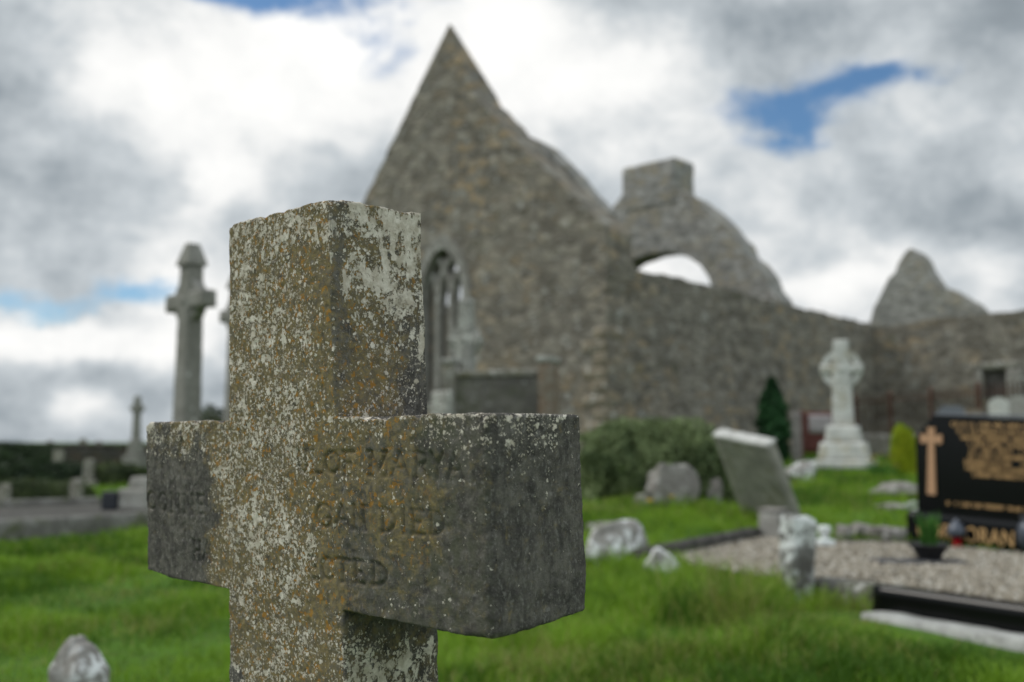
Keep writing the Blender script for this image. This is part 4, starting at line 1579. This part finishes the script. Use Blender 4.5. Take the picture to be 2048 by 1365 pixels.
# cypress
gc = ground_at(1546, 17.5)
hc = at(1546, 758, 17.5)[2] - gc[2]
cy_ = thing('cypress_tree', 'dark green upright cypress in front of the church side wall', 'tree', gc)
rg = np.random.default_rng(3)
K = 12000
tz = rg.random(K) ** .8
prof = .25 * np.clip((1.0 - tz) * 2.6, 0, 1) ** .6 * (.85 + .15 * np.sin(tz * 3)) * (1 - .25 * tz)
an = rg.uniform(0, 6.283, K)
rad = prof * (1 + .42 * fbm(np.stack([np.cos(an) * 2, np.sin(an) * 2, tz * 9], -1), 1.5, 3, 3)) * (1 - .4 * rg.random(K) ** 2)
C = np.stack([rad * np.cos(an), rad * np.sin(an), .1 + tz * (hc - .1)], -1)
V, Q_ = leaves(C, np.full(K, .05), rg, np.stack([np.cos(an), np.sin(an), np.full(K, .8)], -1), 2.2)
mk('crown', V, [Q_], M['cypress'], cy_, fattrs={'tint': np.clip(.4 + .5 * fbm(C, 3, 3, 5) + .2 * rg.normal(size=K), 0, 1)}, smooth=False)
V, Q_ = revolve([(.06, -.1), (.05, .4), (.03, 1.2), (.008, hc * .9)], 10)
mk('trunk', V, [Q_], M['bark'], cy_)
# golden conifer
gc = ground_at(1808, 15.5)
hc2 = at(1808, 852, 15.5)[2] - gc[2]
bush('golden_shrub', 'small clipped yellow-green shrub just left of the black headstone', 'shrub', gc, (.21, .21, hc2), 7000, .024, M['lime'], 9, .06, power=1.2)
# yellow daffodil-like tuft
for px, D_, lab, k_ in [(1764, 15.2, 'tuft of pale yellow flowers right of the white celtic cross pedestal', 16)]:
    gf = ground_at(px, D_)
    tf = thing('flower_clump', lab, 'flowers', gf)
    V, q4, q3 = blades(120, 0, 0, .18, 0, .12, .3, .016, .5, rng)
    mk('foliage', V, [q4, q3], M['plant'], tf, fattrs={'tint': np.concatenate([rng.random(120)] * 2)})
    bl_ = []
    for k in range(k_):
        V, Qp = revolve([(.001, .0), (.02, .012), (.035, .02), (.02, .005), (.001, -.008)], 8)
        mk('bloom', V + np.array([rr.uniform(-.2, .2), rr.uniform(-.15, .15), rr.uniform(.15, .36)]), [Qp], M['cream'], tf)
# dandelions
for px, py, lab in [(1343, 1010, 'yellow dandelion in the grass before the jagged rock, the larger of the two'), (1300, 1018, 'smaller yellow dandelion left of the other one')]:
    p = on_ground(px, py + 8)
    df = thing('dandelion', lab, 'flower', p, 0, 'dandelions')
    V, Qp = revolve([(.004, 0), (.004, .12), (.003, .13)], 6)
    mk('stem', V, [Qp], M['plant'], df, fattrs={'tint': np.full(len(Qp), .6)})
    V, Qp = revolve([(.001, .128), (.02, .132), (.038, .148), (.03, .156), (.012, .158), (.001, .156)], 14)
    mk('head', V, [Qp], M['yellow'], df)

# ------------------------------------------------------------------ notice board, railings, far headstones at right
gn = ground_at(1640, 19.5)
nb = thing('notice_board', 'oxide-red notice board with a pale sheet on posts left of the white celtic cross', 'notice board', gn, -.35)
zt_ = at(1640, 824, 19.5)[2] - gn[2]
V, Qp = rbox((-.30, -.02, .1), (.30, .02, zt_), .1, .004)
mk('board', V, [Qp], M['oxide'], nb)
V, Qp = rbox((-.2, -.032, zt_ - .42), (.22, -.018, zt_ - .06), .1, .003)
mk('sheet', V, [Qp], M['pale_panel'], nb)
for xx in (-.34, .34):
    V, Qp = rbox((xx - .035, -.035, -.2), (xx + .035, .035, zt_ + .04), .1, .006)
    mk('post', V, [Qp], M['oxide'], nb)
gn = ground_at(1593, 19.)
V, Qp = rbox((-.09, -.07, -.2), (.09, .07, at(1593, 825, 19.)[2] - gn[2]), .08, .012, .006, 5)
tag(mk('stone_post', V, [Qp], M['grey_post'], loc=gn), 'plain grey stone post between the cypress and the notice board', 'post')
# low grey wall behind the white cross pedestal
p0, p1 = ground_at(1700, 21), ground_at(1880, 18.5)
hh = at(1760, 868, 20)[2]
lw = kerb('plot_wall', 'low grey plot wall behind the white celtic cross and the golden shrub', p0, p1, .25, .2, hh, M['kerb'], 12, .02, .01, 'wall')
# rusty railings before the wing wall
ra, rb = at(1712, 870, 23.5), at(2075, 862, 17.2)
Lr = float(np.linalg.norm((rb - ra)[:2]))
ar = math.atan2((rb - ra)[1], (rb - ra)[0])
zg_ = gz(ra[0], ra[1])
rl = thing('iron_railing', 'rusty iron railing enclosing a plot before the right-hand church wall', 'railing', (ra[0], ra[1], zg_), ar)
top_ = 1.38


def rod(x, y, z0, z1, r_=.011):
    V, Q_ = revolve([(.001, z0), (r_, z0), (r_, z1 - .05), (r_ * 1.8, z1 - .045), (.001, z1 + .02)], 6)
    return V + np.array([x, y, 0]), Q_


V, Q_ = join([rod(x, 0, .08, top_) for x in np.arange(.12, Lr, .13)])
mk('bars', V, [Q_], M['iron'], rl)
for zz in (.2, top_ - .16):
    V, Q_ = rbox((0, -.016, zz), (Lr, .016, zz + .03), .3, .004)
    mk('rail', V, [Q_], M['iron'], rl)
for xx in np.linspace(0, Lr, 5):
    V, Q_ = rbox((xx - .035, -.035, -.15), (xx + .035, .035, top_ + .06), .1, .008)
    mk('post', V, [Q_], M['iron'], rl)


def headstone(label, px, D, ytop, wd, mt, rz, round_=True, group=None, cat='gravestone'):
    gh = ground_at(px, D)
    t = thing('headstone', label, cat, gh, rz, group)
    h = at(px, ytop, D)[2] - gh[2]
    if round_:
        pts = [(-wd / 2, -.1), (wd / 2, -.1), (wd / 2, h - wd * .45)] + [(wd / 2 * math.cos(a), h - wd * .45 + wd * .45 * math.sin(a)) for a in np.linspace(.2, math.pi - .2, 9)] + [(-wd / 2, h - wd * .45)]
    else:
        pts = [(-wd / 2, -.1), (wd / 2, -.1), (wd / 2, h - .06), (wd / 2 - .06, h), (-wd / 2 + .06, h), (-wd / 2, h - .06)]
    V, T, Q_ = prism(pts, [], .11, 'y', 0, 0, 0)
    V[:, 1] -= .055
    fix_normals(mk('tablet', V, [T, Q_], mt, t, smooth=False))
    V, Q_ = rbox((-wd / 2 - .09, -.14, -.1), (wd / 2 + .09, .14, .14), .08, .015, .006, 6, int(px))
    mk('base', V, [Q_], mt, t)
    return t


headstone('white rounded headstone seen over the top of the black headstone', 2001, 16.0, 795, .30, M['celtic_white'], -.5)
headstone('grey arched headstone at the right edge behind the black headstone', 2046, 16.5, 791, .62, M['block'], -.5)
headstone('dark square-topped headstone just behind the black headstone', 1906, 15.0, 812, .36, M['granite_top'], -.5, False)
headstone('low dark headstone before the railing with a faded yellow band', 1935, 16.2, 818, .5, M['rusty_stone'], -.5, False)

# ------------------------------------------------------------------ left: kerbed plots, scrub, boundary wall
ka, kb_ = onz(-160, 1055, .22), onz(330, 1026, .22)
kerb('grave_kerb', 'long raised concrete grave kerb crossing the grass at left', ka, kb_, .16, -.1, .24, M['kerb'], 21, .015, .012)
kc, kd = onz(-160, 1012, .22), onz(250, 997, .22)
kerb('grave_kerb', 'dull brown rear kerb of the raised plot at left', kc, kd, .14, -.1, .25, M['kerb'], 22, .015, .008)
# fill of the raised plot
pl4 = np.array([ka[:2] + [0, .16], kb_[:2] + [0, .16], kd[:2], kc[:2]])
V = np.concatenate([np.c_[pl4, np.full(4, .16)]])
pf_ = mk('plot_fill', V, [np.array([[0, 1, 2, 3]])], M['kerb_dark'], smooth=False)
pf_['kind'] = 'structure'
pd_ = onz(222, 1020, .24)
db = thing('dark_planter', 'small dark square planter box on the raised kerb at left', 'planter', (pd_[0], pd_[1] + .02, .235), -.1)
V, Q_ = rbox((-.095, -.09, 0), (.095, .09, .20), .03, .012)
mk('box', V, [Q_], M['dark_box'], db)
V, Q_ = rbox((-.102, -.097, .198), (.102, .097, .225), .03, .006)
mk('rim', V, [Q_], M['slate'], db)
pb = onz(275, 1020, .24)
bb = thing('pedestal_block', 'pale grey pedestal block beside the dark planter left of the cross arm', 'pedestal', (pb[0], pb[1] + .05, .235), -.25)
V, Q_ = rbox((-.19, -.15, 0), (.19, .15, .26), .04, .012, .004, 8)
mk('lower_block', V, [Q_], M['block'], bb)
V, Q_ = rbox((-.10, -.11, .258), (.19, .12, .40), .04, .012, .004, 8, 2, .25)
mk('upper_block', V, [Q_], M['block'], bb)
# small pointed stone at bottom left
ps = ground_at(178, 3.7)
hz = at(178, 1286, 3.7)[2] - ps[2]


def pfn(V):
    t = np.clip((V[:, 2] - hz * .72) / (hz * .28), 0, 1)
    V[:, 0] = V[:, 0] * (1 - .62 * t) + .0 * t
    V[:, 1] = V[:, 1] * (1 - .6 * t)
    V[:, 2] += .02 * t * (V[:, 0] < 0)
    return V


V, Q_ = rbox((-.085, -.075, -.1), (.085, .075, hz), .012, .022, .006, 14, 6, 0, pfn)
sm = mk('footstone', V, [Q_], M['rock_white'], loc=ps)
sm.rotation_euler = (0, 0, -.5)
tag(sm, 'small pointed footstone with whitened top in the grass at the lower left', 'stone')
# scrub rows
for k, (px, D_, sx_, sy_, sz_, mt, lab) in enumerate([
    (60, 16.5, .75, .6, .42, 'heath', 'low olive scrub bush behind the raised plot at far left'),
    (130, 16.8, .42, .5, .44, 'heath', 'brownish scrub bush between the olive scrub and the lawn gap'),
    (-30, 17.5, .6, .6, .40, 'heath', 'olive scrub bush cut by the left picture edge'),
    (40, 24., 1.15, .7, .52, 'hedge', 'dark green hedge bush in the second row at far left'),
    (130, 25., .95, .7, .52, 'hedge', 'dark green hedge bush in the second row beside the grey post'),
    (238, 24.5, .60, .6, .50, 'heath', 'reddish brown bush below the small distant cross'),
    (-40, 30., 1.6, .9, .8, 'hedge', 'dark bush by the left edge near the boundary wall'),
    (30, 40., 1.8, .9, 1.02, 'hedge', 'dark bush rising above the left end of the boundary wall'),
    (447, 19., .55, .5, 1.55, 'heath', 'rounded green bush behind the left arm next to the shaft')]):
    gb = ground_at(px, D_)
    bush('scrub_bush' if mt == 'heath' else 'hedge_bush', lab, 'bush', gb, (sx_, sy_, sz_), int(5200 * max(.7, sx_ * 1.3)) * (4 if sz_ > 1.5 else 1), .055 if D_ > 20 else .04, M[mt], 60 + k, .22)
# grey uprights among the scrub
headstone('plain grey headstone standing at the lawn gap between hedge bushes', 180, 24., 918, .26, M['tomb_edge'], -.4, False)
headstone('small pale headstone among the olive scrub at far left', 14, 15.8, 968, .2, M['tomb_edge'], -.6)
headstone('leaning brown headstone beside the brownish scrub', 157, 16.2, 957, .22, M['tomb_edge'], -.6)
headstone('pale small headstone before the boundary wall at far left', 38, 33., 912, .42, M['weathered_white'], -.5)
headstone('pale small headstone before the boundary wall, near the middle', 118, 35., 900, .45, M['tomb_edge'], -.5, False)
# boundary wall
wa, wb = at(62, 900, 44.), at(420, 900, 47.)
Lw = float(np.linalg.norm((wb - wa)[:2]))
bw = thing('boundary_wall', 'long dark rubble boundary wall along the far side of the graveyard at left', 'wall', (wa[0], wa[1], -.1), math.atan2((wb - wa)[1], (wb - wa)[0]))
hw_ = at(180, 888, 45)[2] + .1
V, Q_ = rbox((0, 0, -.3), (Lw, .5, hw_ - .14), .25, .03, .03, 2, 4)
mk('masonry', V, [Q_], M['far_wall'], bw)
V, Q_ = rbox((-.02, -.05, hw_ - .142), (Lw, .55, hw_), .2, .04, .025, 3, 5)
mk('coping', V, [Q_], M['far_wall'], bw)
for px, yt, wd_, lab in [(100, 881, .5, 'small headstone top showing above the boundary wall, the left one'), (166, 877, .42, 'pointed headstone top showing above the boundary wall, the middle one'),
                         (198, 882, .5, 'low headstone top showing above the boundary wall, the right one')]:
    headstone(lab, px, 50., yt, wd_, M['tomb_edge'], -.3, True, 'headstones beyond the boundary wall')

# ------------------------------------------------------------------ grass
def scatter(K, y0, y1, ax0, ax1, seed):
    rg = np.random.default_rng(seed)
    y = y0 * (y1 / y0) ** rg.random(K)
    a = rg.uniform(ax0, ax1, K)
    return a * y, y, rg


def in_view_clear(x, y):
    ok = ~inside(ring, x, y)
    ok &= ~inside(pl4, x, y)
    # keep off the kerbs of the front edge
    s_ = (x - a0[0]) * dirk[0] + (y - a0[1]) * dirk[1]
    t_ = (x - a0[0]) * nk[0] + (y - a0[1]) * nk[1]
    ok &= ~((s_ > -.05) & (t_ > -.1) & (t_ < .205))
    # keep out of the church walls
    d = np.stack([x - ch_o[0], y - ch_o[1]], -1)
    ok &= ~((d @ cX[:2] > -.05) & (d @ cY[:2] > -.05) & (d @ cY[:2] < GW))
    return ok


DRY = [(*onz(a_, b_, z_)[:2], r_) for a_, b_, z_, r_ in [(1195, 1040, .15, .45), (1690, 1190, .1, .24), (1735, 1215, .08, .2), (1480, 1235, .05, .25), (1540, 1140, .1, .28), (1100, 1330, .03, .25), (1300, 1330, .03, .15), (200, 1180, .05, .3), (300, 1250, .05, .2), (1620, 1215, .05, .2), (1500, 1165, .1, .2)]]
STONES = [(o_.location.x, o_.location.y, max(o_.dimensions.x, .2) * .5) for o_ in COL.objects if o_.parent is None and o_.name.split('.')[0] in ('rock', 'boulder', 'marker_stone', 'leaning_headstone', 'footstone', 'kerb_block')]
parts, tints = [], []
for K, y0, y1, hm, wd_, sd_ in [(150000, 2.2, 7.5, (.055, .12), .0065, 1), (110000, 7.5, 15., (.06, .13), .011, 2), (50000, 15., 34., (.07, .15), .022, 3)]:
    x, y, rg = scatter(K, y0, y1, -.62, .64, sd_)
    ok = in_view_clear(x, y)
    P2 = np.stack([x, y, 0 * x], -1)
    patch = fbm(P2, 1.1, 3, 40)
    ok &= rg.random(K) < np.clip(.85 + .6 * patch, .25, 1)
    x, y, patch = x[ok], y[ok], patch[ok]
    z = ground_z(x, y) - .01
    h = rg.uniform(*hm, len(x)) * (1 + .45 * patch + .35 * fbm(P2[ok], 4.5, 2, 91))
    # rank grass beside the gravel plot
    tall = np.exp(-(((x / y - .20) / .10) ** 2)) * (x / y < .272) * sstep(4.4, 5.3, y) * (1 - sstep(6.9, 7.6, y)) * (.6 + .8 * np.clip(patch + .4, 0, 1))
    for so in STONES:
        dd = (x - so[0]) ** 2 + (y - so[1]) ** 2
        tall = np.maximum(tall, .75 * np.exp(-dd / (so[2] + .12) ** 2))
    h = h * (1 + 1.05 * tall * (.55 + .75 * np.clip(fbm(P2[ok], 3.5, 2, 77) + .3, 0, 1.2)))
    near = (x - a0[0]) * dirk[0] + (y - a0[1]) * dirk[1] > -.25
    tk_ = (x - a0[0]) * nk[0] + (y - a0[1]) * nk[1]
    h = np.where(near & (tk_ > 0), h * (.28 + .72 * sstep(.25, 1.1, tk_)), h)
    V, q4, q3 = blade_mesh(x, y, z, h, wd_ * rg.uniform(.6, 1.3, len(x)), rg.uniform(0, 6.283, len(x)), rg.uniform(.15, .95, len(x)), rg)
    tn = np.clip(.40 + .30 * fbm(P2[ok], .8, 3, 50) + .50 * fbm(P2[ok], 3.0, 3, 51) + .16 * rg.normal(size=len(x)), 0, .88)
    dry = rg.random(len(x)) < np.clip(.06 + .22 * fbm(P2[ok], 1.7, 3, 52), .015, .5)
    pd2 = np.zeros(len(x))
    for qx, qy, qs in DRY:
        pd2 = np.maximum(pd2, np.exp(-((x - qx) ** 2 + (y - qy) ** 2) / qs ** 2))
    dry |= rg.random(len(x)) < .85 * pd2
    tn = np.where(dry, rg.uniform(.92, 1, len(x)), tn)
    o_n = sum(len(p[0]) for p in parts)
    parts.append((V, q4 + o_n, q3 + o_n))
    tints.append(tn)
V = np.concatenate([p[0] for p in parts])
q4 = np.concatenate([p[1] for p in parts])
q3 = np.concatenate([p[2] for p in parts])
tn = np.concatenate(tints)
gr = mk('grass', V, [q4, q3], M['grass'], fattrs={'tint': np.concatenate([tn, tn])}, smooth=False)
tag(gr, 'bright green rough grass covering the graveyard', 'grass', kind='stuff')
